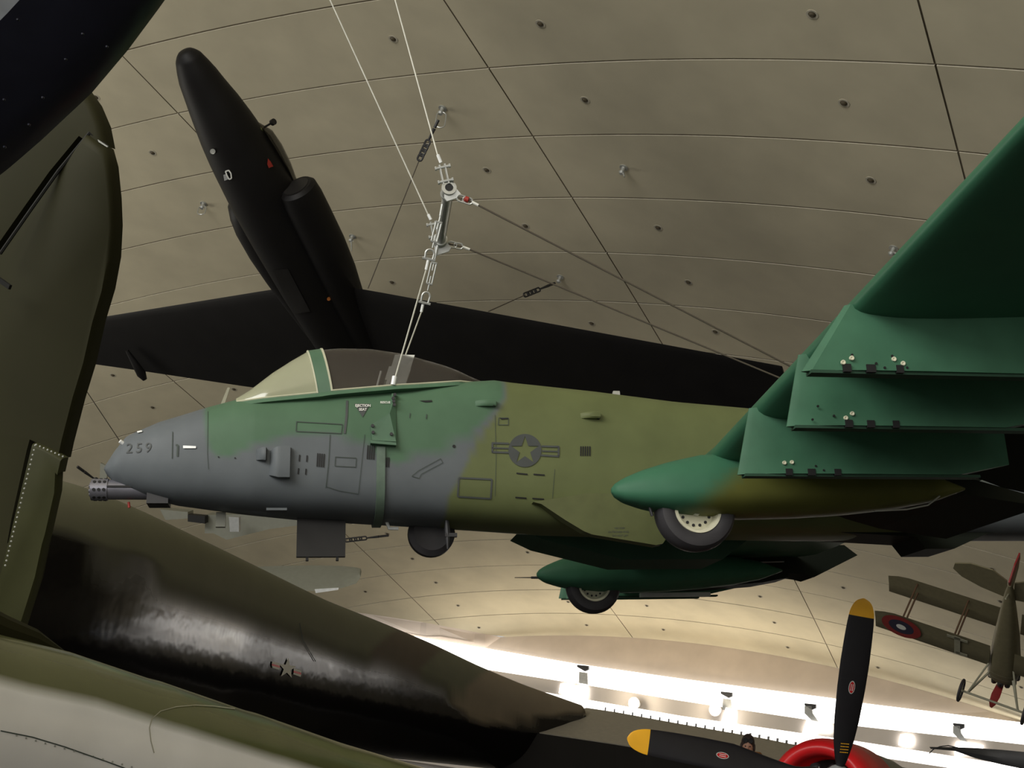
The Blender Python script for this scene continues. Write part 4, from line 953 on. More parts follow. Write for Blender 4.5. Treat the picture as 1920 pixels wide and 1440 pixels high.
bw = [[(509, 1240), (524, 1244), (523, 1248), (508, 1244)], [(508, 1248), (523, 1252), (522, 1256), (509, 1252)], [(549, 1253), (564, 1257), (563, 1261), (549, 1257)], [(549, 1261), (563, 1265), (562, 1269), (548, 1264)]]
decal(bw, 'insignia_bars', M['insignia_white'], parent=BO, **kw)
decal([[(508, 1244), (523, 1248), (523, 1252), (508, 1248)], [(549, 1257), (563, 1261), (563, 1265), (549, 1261)]], 'insignia_bars', M['cowl_red'], parent=BO, **kw)
# the flank's bright band is a reflection in the gloss belly, not paint
# wing of the bomber: root beyond the nose, reaching right
wp_ = [(935, 1360, 43), (1105, 1326, 46), (1280, 1358, 45), (1430, 1384, 44), (1700, 1440, 42), (2200, 1545, 40)]
lowp = [(935, 1362, 42), (1190, 1400, 41), (1350, 1428, 40), (1700, 1500, 38), (2200, 1610, 36)]
xsW = list(np.linspace(935, 2200, 24)); R = []
for x in xsW:
    yt = np.interp(x, [p[0] for p in wp_], [p[1] for p in wp_]); dt = np.interp(x, [p[0] for p in wp_], [p[2] for p in wp_])
    yb = np.interp(x, [p[0] for p in lowp], [p[1] for p in lowp]); db = np.interp(x, [p[0] for p in lowp], [p[2] for p in lowp])
    T_, B_ = P(x, yt, dt) - bo, P(x, yb, db) - bo; mid = (T_ + B_) / 2 + V(0, -.05, .05)
    R.append([T_ + V(0, .2, -.1), T_, mid, B_, B_ + V(0, .02, -.03), B_ + V(.2, 2.5, -.25), T_ + V(0, 1.5, -.35)])
b = MB(); b.rings(R); wg = b.build('wing', M['wing_grey'], BO, auto=40); part(wg, 'warm grey wing seen edge on')
b = MB(); R = []
for x in xsW:
    yb = np.interp(x, [p[0] for p in lowp], [p[1] for p in lowp]); db = np.interp(x, [p[0] for p in lowp], [p[2] for p in lowp])
    B_ = P(x, yb + 2, db - .1) - bo; L_ = P(x, 1475 + (x - 935) * .14, db - 2) - bo
    R.append([B_, L_, L_ + V(0, 2, 0), B_ + V(0, 2, 0)])
b.rings(R); part(b.build('wing_root_fairing', M['black'], BO, smooth=False), 'black lower body under the wing')
b = MB()
for x in range(1135, 1520, 17):
    yt = np.interp(x, [p[0] for p in wp_], [p[1] for p in wp_]); dt = np.interp(x, [p[0] for p in wp_], [p[2] for p in wp_]); c = P(x, yt, dt) - bo
    b.box(c + V(-.012, -.1, -.06), c + V(.012, .15, .11))
b.build('vortex_generators', M['dark_metal'], wg, smooth=False)
# radome seam
decal(line([(560, 1168), (566, 1200), (590, 1240)], 1.5), 'panel_line', M['decal_thin'], parent=BO, **kw)

# ------------------------------------------------------------------ near olive tail fin, left
FD = 6.2
def FP(x, y, d=FD): return P(x, y, d)
fo = FP(60, 1100); FN = empty('tail_fin', 'olive drab tail fin with rudder and trim tab filling the left edge', 'tail fin', loc=tuple(fo))
nF = unit(-(W @ V(.25, 0, 1)))
def plate(poly, name, m, parent, thick, d=FD, o_=fo, edge_r=.35, smooth=True, tilt=.35):
    """rounded slab: outline on the plane, bulged towards the viewer"""
    pts = [V(x, y, 0) for x, y in poly]; cxm = sum(p[0] for p in pts) / len(pts); cym = sum(p[1] for p in pts) / len(pts)
    def w3(x, y, off): return P(x, y, d - (x - 110) / F * d * tilt) + nF * off - o_
    b = MB(); R = []
    for s, off in ((1, -thick), (1, 0), (.994, thick * .45), (.98, thick * .8), (.955, thick)):
        R.append([w3(cxm + (p[0] - cxm) * s, cym + (p[1] - cym) * s, off) for p in pts])
    b.rings(R); return b.build(name, m, parent, auto=50)
fin_poly = [(-420, 1200), (-420, 420), (-200, 250), (-60, 190), (60, 150), (120, 148), (155, 160), (180, 195), (197, 235), (205, 276), (168, 250), (110, 320), (60, 390), (0, 475), (-60, 560), (-110, 700), (-150, 900), (-170, 1200)]
plate(fin_poly, 'fin', M['fin'], FN, .055)
rud = [(168, 252), (203, 277), (212, 310), (218, 370), (220, 420), (217, 480), (206, 540), (188, 600), (170, 680), (150, 745), (128, 830), (122, 858), (88, 838), (66, 828), (60, 850), (30, 985), (22, 1030), (85, 1012), (70, 1085), (55, 1130), (36, 1189), (-100, 1180), (-140, 1000), (-110, 800), (-60, 620), (5, 478), (60, 398), (112, 325)]
plate(rud, 'rudder', M['fin'], FN, .05, FD - .05)
tab = [(66, 830), (90, 840), (122, 858), (116, 885), (112, 880), (110, 920), (92, 1000), (86, 1020), (72, 1085), (58, 1130), (40, 1186), (-20, 1180), (0, 1100), (20, 1020)]
tb_ = plate(tab, 'trim_tab', mat('tab_olive', (0.036, 0.037, 0.014), .6, spec=.15), FN, .03, FD - .13); part(tb_, 'slightly lighter trim tab with a riveted edge')
b = MB()
for t in np.linspace(0, 1, 26):
    x, y = 66 - 56 * t, 835 + 225 * t; c = P(x, y, FD - .20) - fo; b.lathe(c, nF, [(0, .006), (.004, .004), (.005, 0)], 6)
for t in np.linspace(0, 1, 8):
    x, y = 68 + 50 * t, 834 + 22 * t; c = P(x, y, FD - .20) - fo; b.lathe(c, nF, [(0, .006), (.004, .004), (.005, 0)], 6)
b.build('rivets', M['rivet'], tb_)
b = MB(); pts = [P(x, y, FD - .12) - fo for x, y in ((203, 276), (168, 249), (110, 320), (60, 390), (0, 476))]; b.tube(pts, .009, 6)
b.build('hinge_gap', M['gap'], FN)
b = MB(); b.prism([P(x, y, FD - .14) - fo for x, y in ((185, 262), (204, 275), (203, 277), (187, 267))], nF * .01); b.build('horn_edge', M['rivet'], FN, smooth=False)
b = MB(); b.prism([P(x, y, FD - .16) - fo for x, y in ((0, 519), (23, 535), (20, 543), (0, 529))], nF * .02); b.build('hinge_slot', M['gap'], FN, smooth=False)

# ------------------------------------------------------------------ silver-bellied olive fuselage, bottom left
topS = [(-300, 1095), (0, 1190), (130, 1222), (300, 1277), (480, 1337), (640, 1393), (860, 1462), (1050, 1515)]
dS = [4.6, 5.2, 5.5, 5.9, 6.4, 6.9, 7.6, 8.2]; rS = [.40, .40, .40, .405, .41, .41, .40, .39]
pc = [P(x, y, d) for (x, y), d in zip(topS, dS)]; so_ = pc[3]
SV = empty('olive_fuselage', 'olive topped and silver bellied aircraft body along the bottom left corner', 'aircraft', loc=tuple(so_))
b = MB(); R = []; cl = []
for i, (p, r_) in enumerate(zip(pc, rS)):
    d = unit(pc[min(i + 1, 7)] - pc[max(i - 1, 0)]); n = unit(np.cross(d, unit(p))); n = n if n[2] > 0 else -n; c = p - n * r_ - so_; s = np.cross(d, n)
    s = s if s @ p < 0 else -s
    R.append((c, n, s, r_))
RR2 = []
for i in range(7):
    for t in np.linspace(0, 1, 8, endpoint=(i == 6)):
        c = R[i][0] * (1 - t) + R[i + 1][0] * t; n = unit(R[i][1] * (1 - t) + R[i + 1][1] * t); s = unit(R[i][2] * (1 - t) + R[i + 1][2] * t); r_ = R[i][3]
        RR2.append([c + r_ * (math.cos(a) * n + math.sin(a) * s) for a in [2 * math.pi * k / 120 for k in range(120)]])
        for k in range(120):
            a = 2 * math.pi * k / 120; a = a if a <= math.pi else a - 2 * math.pi
            w = min(1, max(0, (math.degrees(abs(a)) - 56) / 8 + .5)); cl.append(V(.10, .105, .040) * (1 - w) + V(.92, .91, .88) * w)
b.rings(RR2)
msv = mat('two_tone_satin', (0, 0, 0), .24, attr=True, var=.05, scale=3, spec=.9, coat=.4, bump=.02, bscale=8); 
_N = msv.node_tree.nodes; _mr = _N.new('ShaderNodeMapRange'); _mr.inputs[1].default_value = .2; _mr.inputs[2].default_value = .6; _mr.inputs[4].default_value = .12
msv.node_tree.links.new([n for n in _N if n.bl_idname == 'ShaderNodeAttribute'][0].outputs['Fac'], _mr.inputs[0]); msv.node_tree.links.new(_mr.outputs[0], _N['Principled BSDF'].inputs['Metallic'])
b.build('body', msv, SV, auto=None, colors=np.array(cl)); bvs = BVHTree.FromPolygons([Vector(v) for v in b.v], b.f); kws = dict(bv=bvs, o=-so_, Rm=I3, off=.004)
decal(line([(288, 1412), (282, 1390), (279, 1365), (284, 1348), (300, 1334), (330, 1326), (365, 1323), (400, 1325), (440, 1330)], 1.6), 'access_panel_seam', M['fabric_light'], parent=SV, **kws)
decal(line([(0, 1370), (60, 1382), (120, 1400), (200, 1428), (260, 1450)], 2.2), 'lap_seam', M['decal_thin'], parent=SV, **kws)
decal([[(x + 2 * math.cos(a), y + 2 * math.sin(a)) for a in np.linspace(0, 6.28, 8, endpoint=False)] for x, y in [(30 + 18 * k, 1379 + 4.9 * k) for k in range(13)]], 'rivets', M['rivet'], parent=SV, **kws)
b = MB(); b.tube([P(x, y, d) - so_ for x, y, d in ((-60, 1150, 5.2), (0, 1176, 5.35), (60, 1196, 5.5), (125, 1228, 5.7))], [.07, .06, .045, .01], 10); b.build('fin_fillet', M['fin'], SV)

# ------------------------------------------------------------------ dark wing, top left
ko = P(100, 120, 4.6); KW = empty('dark_wing', 'blue black riveted wing with a bare metal centre, crossing the top left corner', 'wing', loc=tuple(ko))
edge_px = [(420, -190), (283, 2), (225, 80), (155, 163), (60, 252), (0, 304), (-160, 430)]
inner = [(205, -190), (65, 0), (30, 38), (0, 68), (-160, 240), (-260, 330), (-360, 430)]
b = MB(); R = []
for (x0, y0), (x1, y1) in zip(edge_px, inner):
    A_, B_ = P(x0, y0, 4.7) - ko, P(x1, y1, 4.45) - ko; back = W @ V(0, 0, 1); R.append([A_ + back * .10, A_ + back * .03, A_ * .93 + B_ * .07 - back * .03, A_ * .75 + B_ * .25 - back * .075, A_ * .4 + B_ * .6 - back * .09, B_ - back * .08, B_ + back * .25])
b.rings(R); b.build('wing_skin', M['navy_black'], KW, auto=50)
b = MB(); R = []
for (x1, y1) in inner:
    B_ = P(x1, y1, 4.42) - ko; C_ = P(x1 - 260, y1 - 200, 4.2) - ko; back = W @ V(0, 0, 1); R.append([B_, C_, C_ + back * .3, B_ + back * .3])
b.rings(R); part(b.build('centre_panel', M['aluminium'], KW, auto=30), 'bare metal centre section')
b = MB()
for x, y in ((28, 33), (196, 84), (49, 231), (3, 273), (2, 184), (150, 60), (118, 108), (75, 180)):
    dd = 4.30; c = P(x, y, dd) - ko; 
    b.lathe(c + W @ V(0, 0, .03), W @ V(0, 0, -1), [(0, .005), (.008, .005), (.011, .003), (.011, 0)], 8)
b.build('rivets', M['navy_black'], KW)

# ------------------------------------------------------------------ biplane
BD = 36.0
Nx = unit(V(.27, .64, .72)); Sx = V(-.84, -.235, .53); Sx = unit(Sx - (Sx @ Nx) * Nx); Ux = np.cross(Nx, Sx); Ux = Ux if Ux[1] < 0 else -Ux
Sw, Uw, Nw = W @ Sx, W @ Ux, W @ Nx
bpo = P(1884, 1228, BD); Rb = np.stack([Nw, Sw, Uw], 1)        # x to the nose, y along the span to picture left, z to the upper wing
BP = empty('biplane', 'small olive biplane with a red and blue roundel, hanging nose down at the right edge', 'aircraft', mat4=m4(Rb, bpo))
def wing2(z, x0, name, m, y0, y1, ch=1.25, sweep=0):
    b = MB(); R = []
    for y in np.linspace(y0, y1, 12):
        e = min(1, max(.0, (y1 - y) / .5)) if y1 > 0 else min(1, max(.0, (y - y1) / .5)); c = ch * (.80 + .20 * e); xl = x0 - (1 - e) * .0
        R.append([V(xl, y, z), V(xl - .05, y, z + .05), V(xl - c * .35, y, z + .10), V(xl - c, y, z + .0), V(xl - c * .5, y, z - .0), V(xl - .05, y, z - .03)])
    b.rings(R); return b.build(name, m, BP, auto=60)
wing2(1.15, .55, 'upper_wing', M['fabric'], .15, 4.0); wing2(1.15, .55, 'upper_wing', M['fabric'], -.15, -4.0)
lwg = wing2(-.35, .30, 'lower_wing', M['fabric'], .35, 3.9); wing2(-.35, .30, 'lower_wing', M['fabric'], -.35, -3.9)
def disc_l(r0, r1, name, m, z, cx_=-.30, cy_=3.05, n=40):
    b = MB(); R = []
    for r_ in (r0, r1): R.append([V(cx_ + r_ * math.cos(a), cy_ + r_ * math.sin(a), z) for a in [2 * math.pi * k / n for k in range(n)]])
    b.rings(R, cap=False); return b.build(name, m, BP, smooth=False)
rd_ = []
for r0, r1, m, z in ((.39, .625, 'roundel_red', -.392), (.15, .40, 'roundel_blue', -.394), (.0, .155, 'decal_white', -.396)): disc_l(r0, r1, 'roundel', M[m], z)
b = MB(); z = -.394
for x0, x1, y0, y1 in ((-.88, .20, 1.22, 1.40), (-.84, -.70, 1.0, 1.62), (.05, .19, 1.0, 1.35)): b.box((x0, y0, z), (x1, y1, z + .01))
b.build('wing_letter', M['fabric_light'], BP, smooth=False)
b = MB(); R = []
for x, w, h in ((1.32, .30, .30), (1.30, .40, .40), (1.1, .46, .46), (.7, .46, .47), (.2, .42, .46), (-1, .36, .38), (-2.4, .24, .25), (-3.7, .12, .12), (-4.1, .05, .08)):
    R.append([V(x, w * math.copysign(abs(math.cos(a)) ** .7, math.cos(a)), .05 + h * math.copysign(abs(math.sin(a)) ** .7, math.sin(a))) for a in [2 * math.pi * k / 24 for k in range(24)]])
b.rings(R); bfus = b.build('fuselage', M['fabric'], BP)
b = MB()
for x in (.85, .6): b.rings([[V(x + t, (.475) * math.copysign(abs(math.cos(a)) ** .7, math.cos(a)), .05 + .485 * math.copysign(abs(math.sin(a)) ** .7, math.sin(a))) for a in [2 * math.pi * k / 24 for k in range(24)]] for t in (-.012, .012)], cap=False)
b.build('cowl_band', M['fabric_light'], bfus)
b = MB()
for k in range(7):
    a = math.pi + math.pi * k / 6; b.lathe(V(1.15, .40 * math.cos(a), .05 + .40 * math.sin(a)), (1, 0, 0), [(0, .09), (.22, .09), (.25, .05)], 8)
b.build('cylinder_heads', M['dark_metal'], bfus)
b = MB()     # propeller
for sg in (-1, 1):
    R = []
    for t, w in ((.05, .05), (.3, .10), (.7, .13), (1.0, .10), (1.15, .03)):
        c = V(1.55, 0, .05) + sg * t * unit(V(0, -.05, 1)); R.append([c + V(-.03, w, 0), c + V(.0, w * .4, 0), c + V(.03, -w, 0), c + V(-.01, -w * .3, 0)])
    b.rings(R)
b.lathe(V(1.35, 0, .05), (1, 0, 0), [(0, .10), (.25, .09), (.3, .02)], 14)
part(b.build('propeller', M['roundel_red'], BP), 'dark red two blade propeller')
def bstrut(a, c, r_=.03, m='fabric_light', nm='strut'): b = MB(); b.tube([a, c], r_, 6); return b.build(nm, M[m], BP)
for y in (3.05, 1.45):
    for dx_ in (-.05, -.6): bstrut(V(.1 + dx_, y, 1.15), V(.0 + dx_, y, -.3), .03, 'wood', 'wing_strut')
for dx_ in (.2, -.4): bstrut(V(.2 + dx_, .45, 1.15), V(.1 + dx_, .38, .3), .028, 'fabric_light', 'cabane_strut')
for sg in (-1, 1):
    bstrut(V(.85, sg * .36, -.32), V(1.0, sg * .75, -1.15), .035, nm='gear_leg'); bstrut(V(.15, sg * .36, -.36), V(1.0, sg * .75, -1.15), .03, nm='gear_leg')
    b = MB(); c = V(1.0, sg * .95, -1.15); b.tube([c + V(.33 * math.cos(a), 0, .33 * math.sin(a)) for a in np.linspace(0, 2 * math.pi, 28, endpoint=False)], .045, 8, closed=True); w_ = b.build('landing_wheel', M['rubber'], BP)
    b = MB(); 
    for k in range(8): a = math.pi * k / 4; b.tube([c, c + V(.3 * math.cos(a), 0, .3 * math.sin(a))], .012, 5)
    b.lathe(c - V(0, .06, 0), (0, 1, 0), [(0, .05), (.12, .05)], 10); b.build('spokes', M['fabric_light'], w_)
bstrut(V(1.0, -1.0, -1.15), V(1.0, 1.0, -1.15), .035, nm='axle')
b = MB()
for sg in (-1, 1):
    pts = [V(-3.2, sg * .1, .12), V(-3.35, sg * .8, .12), V(-3.6, sg * 1.35, .12), V(-3.9, sg * 1.6, .12), V(-4.2, sg * 1.55, .12), V(-4.45, sg * 1.1, .12), V(-4.45, sg * .5, .12), V(-4.1, sg * .1, .12)]
    b.prism(pts, V(0, 0, .04))
b.build('tailplane', M['fabric'], BP, smooth=False)
b = MB(); b.prism([V(-3.3, -.02, .15), V(-3.8, -.02, .85), V(-4.1, -.02, .9), V(-4.1, -.02, .1)], V(0, .04, 0)); b.build('tail_fin', M['fabric'], BP, smooth=False)
b = MB(); b.prism([V(-4.12, -.02, .0), V(-4.12, -.02, .95), V(-4.5, -.02, .9), V(-4.6, -.02, .4), V(-4.45, -.02, -.1)], V(0, .04, 0)); part(b.build('rudder', M['roundel_red'], BP, smooth=False), 'red edged rudder')
bstrut(V(-3.7, 0, 0), V(-3.95, 0, -.35), .025, nm='tail_skid')

# ------------------------------------------------------------------ red cowled fighter with black propeller
hub = P(1572, 1458, 13.6); axF = unit(-(unit(hub)) + W @ V(-.30, -.10, 0) * 1.0)      # propeller axis looks to the viewer
FT = empty('radial_fighter', 'fighter with a bright red engine cowling at the bottom edge', 'aircraft', loc=tuple(P(1538, 1490, 14.6)))
fo_ = P(1538, 1490, 14.6); b = MB(); 
b.lathe((0, 0, 0), axF, [(-.6, .47), (-.1, .47), (.02, .49), (.07, .54), (.06, .60), (-.02, .66), (-.2, .70), (-.5, .725), (-1.2, .75), (-1.2, .70), (-.6, .68)], 64); part(b.build('cowling', M['cowl_red'], FT, auto=None), 'bright red cowling ring')
b = MB(); b.lathe((0, 0, 0), axF, [(-.56, .01), (-.5, .01), (-.5, .46), (-.56, .46)], 40); b.build('firewall', M['slot'], FT)
b = MB(); ux = unit(np.cross(axF, V(0, 0, 1))); vx = np.cross(axF, ux)
for k in range(9):
    a = 2 * math.pi * k / 9 + .2; d = ux * math.cos(a) + vx * math.sin(a); b.lathe(d * .16 - axF * .18, d, [(0, .075), (.05, .085), (.06, .07), (.09, .085), (.10, .07), (.13, .085), (.14, .07), (.20, .08), (.24, .05)], 12)
b.build('engine_cylinders', M['dark_metal'], FT)
b = MB()
for k in range(18):
    a = 2 * math.pi * k / 18; d = ux * math.cos(a) + vx * math.sin(a); b.tube([d * .14 - axF * .05, d * .34 - axF * .08], .008, 5)
b.lathe(-axF * .1, axF, [(0, .16), (.08, .15), (.14, .09), (.16, .03)], 20); b.build('gear_case', M['steel'], FT)
b = MB(); b.lathe(-axF * 1.15, -axF, [(0, .72), (1.5, .74), (5, .55), (7, .1)], 32); b.build('fuselage', M['far_grey'], FT)
b = MB(); b.lathe(hub - fo_, axF, [(-.9, .09), (-.10, .09), (-.1, .14), (.05, .14), (.12, .115), (.17, .06), (.18, 0)], 24); pr = b.build('propeller_hub', M['grey_metal'], FT)
def pblade(tip, root_px, base_w, decal_at=None, text=False, rw=1.0):
    T_ = P(*tip) - fo_; H_ = hub - fo_; d = unit(T_ - H_); L = np.linalg.norm(T_ - H_); s = unit(np.cross(d, unit(hub))); nrm = np.cross(s, d); nrm = nrm if nrm @ hub < 0 else -nrm
    prof = [(.07, .05, .045), (.12, .085, .05), (.2, .120 * rw, .04), (.32, .145 * (.4 + .6 * rw), .03), (.5, .160, .02), (.65, .162, .015), (.78, .155, .012), (.88, .145, .010), (.93, .132, .009), (.97, .10, .008), (.99, .060, .006), (1.0, .01, .004)]
    def ringp(t, w, th): 
        c = H_ + d * L * t; tw = .5 * (1 - t); s2 = unit(s * math.cos(tw) + nrm * math.sin(tw)); n2 = np.cross(d, s2); return [c + s2 * w * math.cos(a) + n2 * th * math.sin(a) for a in [2 * math.pi * k / 16 for k in range(16)]]
    ts = np.linspace(.07, .90, 24); b = MB(); b.rings([ringp(t, lerp(t, [p[0] for p in prof], [p[1] for p in prof]), lerp(t, [p[0] for p in prof], [p[2] for p in prof])) for t in ts])
    bl = b.build('propeller_blade', M['prop_black'], FT)
    b = MB(); ts = [.90, .92, .94, .96, .975, .987, .995, 1.0]; b.rings([ringp(t, lerp(t, [p[0] for p in prof], [p[1] for p in prof]) * (1.005), lerp(t, [p[0] for p in prof], [p[2] for p in prof])) for t in ts]); part(b.build('blade_tip', M['yellow'], bl), 'yellow painted tip')
    if decal_at:
        t = decal_at; c = H_ + d * L * t; tw = .5 * (1 - t); s2 = unit(s * math.cos(tw) + nrm * math.sin(tw)); n2 = np.cross(d, s2); n2 = n2 if n2 @ hub < 0 else -n2
        def ov(ra, rb, off, nm, m): 
            b = MB(); R_ = [[c + n2 * off + d * ra * k_ * math.cos(a) + s2 * rb * k_ * math.sin(a) for a in np.linspace(0, 2 * math.pi, 24, endpoint=False)] for k_ in (1, .01)]; b.rings(R_); return b.build(nm, m, bl, smooth=False)
        ov(.078, .037, .024, 'maker_emblem', M['decal_white']); ov(.066, .028, .026, 'emblem_field', M['cowl_red'])
        b = MB(); 
        for q in (-.010, .010): b.prism([c + n2 * .028 + d * u + s2 * (q + v) for u, v in ((-.04, -.003), (.04, -.003), (.04, .003), (-.04, .003))], n2 * .001)
        b.build('emblem_bars', M['decal_white'], bl, smooth=False)
    if text:
        b = MB(); t0 = .17
        for rw in range(4):
            t = .15 + rw * .016; c = H_ + d * L * t; tw = .5 * (1 - t); s2 = unit(s * math.cos(tw) + nrm * math.sin(tw)); n2 = np.cross(d, s2); n2 = n2 if n2 @ hub < 0 else -n2
            for k in range(6): u = -.045 + k * .017; b.prism([c + n2 * .055 + s2 * (u + a_) + d * v for a_, v in ((0, 0), (.011, 0), (.011, .010), (0, .010))], n2 * .001)
        b.build('stencil_marks', M['yellow'], bl, smooth=False)
    return bl
part(pblade((1620, 1122, 13.45), None, 1, .51, True), 'upright black blade'); part(pblade((1176, 1384, 13.2), None, 1, .56, rw=.25), 'black blade pointing left')
pblade((1968, 1530, 13.9), None, 1); pblade((1520, 1800, 13.8), None, 1)

# ------------------------------------------------------------------ person in flying helmet
hp = P(1402, 1400, 16.6); gz_ = -1.6; H0 = hp[2]
sc = (H0 + .02 - gz_) / 1.62
pf = empty('person', 'person in flying helmet, goggles and tan jacket, behind the left propeller blade', 'person', loc=(hp[0], hp[1], gz_))
fwd = unit(V(-hp[0], -hp[1], 0)); rt = unit(np.cross(fwd, V(0, 0, 1)))
def B3(x, y, z): return (rt * x + fwd * y + V(0, 0, z)) * V(1, 1, sc)
J = {'pel': (0, 0, .95), 'sp1': (0, 0, 1.12), 'sp2': (0, .01, 1.3), 'nk': (0, .0, 1.45), 'hd0': (0, .01, 1.52), 'sl': (-.18, 0, 1.38), 'el': (-.25, .02, 1.12), 'wl': (-.24, .12, .90), 'sr': (.18, 0, 1.38), 'er': (.25, .02, 1.12), 'wr': (.24, .12, .90),
     'hl': (-.10, 0, .90), 'kl': (-.11, .03, .5), 'al': (-.11, 0, .08), 'tl': (-.12, .16, .04), 'hr': (.10, 0, .90), 'kr': (.11, .03, .5), 'ar': (.11, 0, .08), 'tr': (.12, .16, .04)}
Rj = dict(pel=.15, sp1=.145, sp2=.16, nk=.06, hd0=.06, sl=.075, el=.055, wl=.04, sr=.075, er=.055, wr=.04, hl=.10, kl=.065, al=.045, tl=.04, hr=.10, kr=.065, ar=.045, tr=.04)
E_ = [('pel', 'sp1'), ('sp1', 'sp2'), ('sp2', 'nk'), ('nk', 'hd0'), ('sp2', 'sl'), ('sl', 'el'), ('el', 'wl'), ('sp2', 'sr'), ('sr', 'er'), ('er', 'wr'), ('pel', 'hl'), ('hl', 'kl'), ('kl', 'al'), ('al', 'tl'), ('pel', 'hr'), ('hr', 'kr'), ('kr', 'ar'), ('ar', 'tr')]
for sd in ('l', 'r'):
    sg = -1 if sd == 'l' else 1
    for f_ in range(5):
        if f_ < 4: a = (sg * .24 + (f_ - 1.5) * .018, .15, .86); c = (sg * .24 + (f_ - 1.5) * .022, .17, .80 - .01 * (1 - abs(f_ - 1.5)))
        else: a = (sg * .215, .155, .885); c = (sg * .20, .18, .85)
        J[f'f{sd}{f_}a'] = a; J[f'f{sd}{f_}b'] = c; Rj[f'f{sd}{f_}a'] = .011; Rj[f'f{sd}{f_}b'] = .008; E_ += [('w' + sd, f'f{sd}{f_}a'), (f'f{sd}{f_}a', f'f{sd}{f_}b')]
keys = list(J); me = bpy.data.meshes.new('body'); me.from_pydata([tuple(B3(*J[k])) for k in keys], [(keys.index(a), keys.index(c)) for a, c in E_], [])
me.materials.append(M['leather']); bo_ = bpy.data.objects.new('body', me); COL.objects.link(bo_); bo_.parent = pf
sk = bo_.modifiers.new('skin', 'SKIN'); sl_ = me.skin_vertices[0].data
for k, kk in enumerate(keys): sl_[k].radius = (Rj[kk], Rj[kk])
sl_[0].use_root = True; ss = bo_.modifiers.new('sub', 'SUBSURF'); ss.levels = 1; ss.render_levels = 2
def ell(c, r_, name, m, par, n=18, zc=None):
    b = MB(); b.rings([[B3(c[0] + r_[0] * math.cos(t) * math.cos(a), c[1] + r_[1] * math.cos(t) * math.sin(a), c[2] + r_[2] * math.sin(t)) for a in [2 * math.pi * k / n for k in range(n)]] for t in np.linspace(-1.5, 1.5, 14)]); return b.build(name, m, par)
hd = ell((0, .02, 1.60), (.078, .098, .118), 'head', M['skin'], pf)
ell((0, .122, 1.59), (.013, .02, .022), 'nose', M['skin'], hd); 
ell((0, .108, 1.548), (.026, .012, .007), 'mouth', M['red'], hd)
for sg in (-1, 1): ell((sg * .03, .108, 1.605), (.012, .008, .007), 'eye', M['slot'], hd)
ell((0, -.002, 1.645), (.095, .112, .10), 'flying_helmet', M['helmet'], pf)
b = MB()
for sg in (-1, 1): b.lathe(B3(sg * .037, .105, 1.665), fwd, [(0, .036), (.018, .036), (.022, .03), (.018, .0)], 14)
b.build('goggles', M['slot'], pf)
b = MB(); b.rings([[B3((.145 + rr) * math.cos(a), .01 + (.12 + rr) * math.sin(a), z) for a in [2 * math.pi * k / 24 for k in range(24)]] for z, rr in ((1.46, .02), (1.48, .06), (1.53, .07), (1.56, .04), (1.55, .0), (1.50, -.02))]); part(b.build('fur_collar', mat('tan_fur', (.42, .17, .04), .9, var=.3, scale=40, bump=.4, bscale=60), pf), 'orange tan collar')
for sg in (-1, 1): ell((sg * .09, .0, 1.60), (.018, .035, .045), 'ear_flap', M['helmet'], pf)
b = MB(); b.rings([[B3(w * math.cos(a), d_ * math.sin(a), z) for a in [2 * math.pi * k / 20 for k in range(20)]] for z, w, d_ in ((.86, .19, .14), (1.1, .185, .14), (1.3, .215, .15), (1.42, .215, .14), (1.49, .15, .12), (1.535, .10, .10))]); b.build('jacket', M['leather'], pf)
for sg in (-1, 1):
    b = MB(); b.tube([B3(*q) for q in ((sg * .10, 0, .92), (sg * .11, .03, .5), (sg * .11, 0, .09))], [.105, .08, .07], 14); b.build('trouser_leg', M['trousers'], pf)
    b = MB(); b.tube([B3(*q) for q in ((sg * .11, -.06, .05), (sg * .115, .05, .055), (sg * .12, .2, .04))], [.05, .052, .035], 12); b.build('boot', M['helmet'], pf)

# ------------------------------------------------------------------ pale aircraft far behind the nose, dark rotor at lower right
go = P(560, 1085, 46); GA = empty('pale_aircraft', 'pale grey aircraft seen in pieces far behind below the nose of the green jet', 'aircraft', loc=tuple(go))
def gpl(poly, d, name, m='far_grey', th=.35, par=None):
    b = MB(); b.prism([P(x, y, d) - go for x, y in poly], W @ V(0, 0, th)); return b.build(name, M[m], par or GA, smooth=False)
b = MB(); R = []
for x, yt, yb in ((380, 1068, 1100), (450, 1064, 1104), (520, 1061, 1108), (590, 1060, 1108), (640, 1061, 1103), (668, 1064, 1094), (676, 1066, 1082)):
    T_, B_ = P(x, yt, 46.5) - go, P(x, yb, 45) - go; m_ = (T_ + B_) / 2 - (W @ V(0, 0, .25)); R.append([T_, m_, B_, (T_ + B_) / 2 + W @ V(0, 0, .3)])
b.rings(R); b.build('wing', M['far_grey'], GA)
gpl([(590, 1105), (635, 1102), (634, 1106), (592, 1112)], 45, 'landing_light', 'reflector', .1)
gpl([(430, 1078), (500, 1076), (500, 1078), (430, 1080)], 44.6, 'aileron_gap', 'slot', .05)
gpl([(385, 966), (560, 962), (560, 985), (505, 992), (425, 1012), (400, 1000), (384, 1000)], 47, 'fuselage', 'far_grey', 1.0)
gpl([(300, 955), (352, 960), (353, 972), (310, 975)], 46.5, 'nose_section', 'far_grey', .8)
gpl([(352, 965), (384, 968), (384, 982), (352, 978)], 46.4, 'intake', 'slot', .5)
gpl([(429, 969), (448, 970), (448, 997), (431, 997)], 45.5, 'wheel_strut', 'grey_metal', .3)
gpl([(188, 868), (203, 875), (199, 902), (187, 898)], 46, 'tail_plate', 'far_grey', .15)
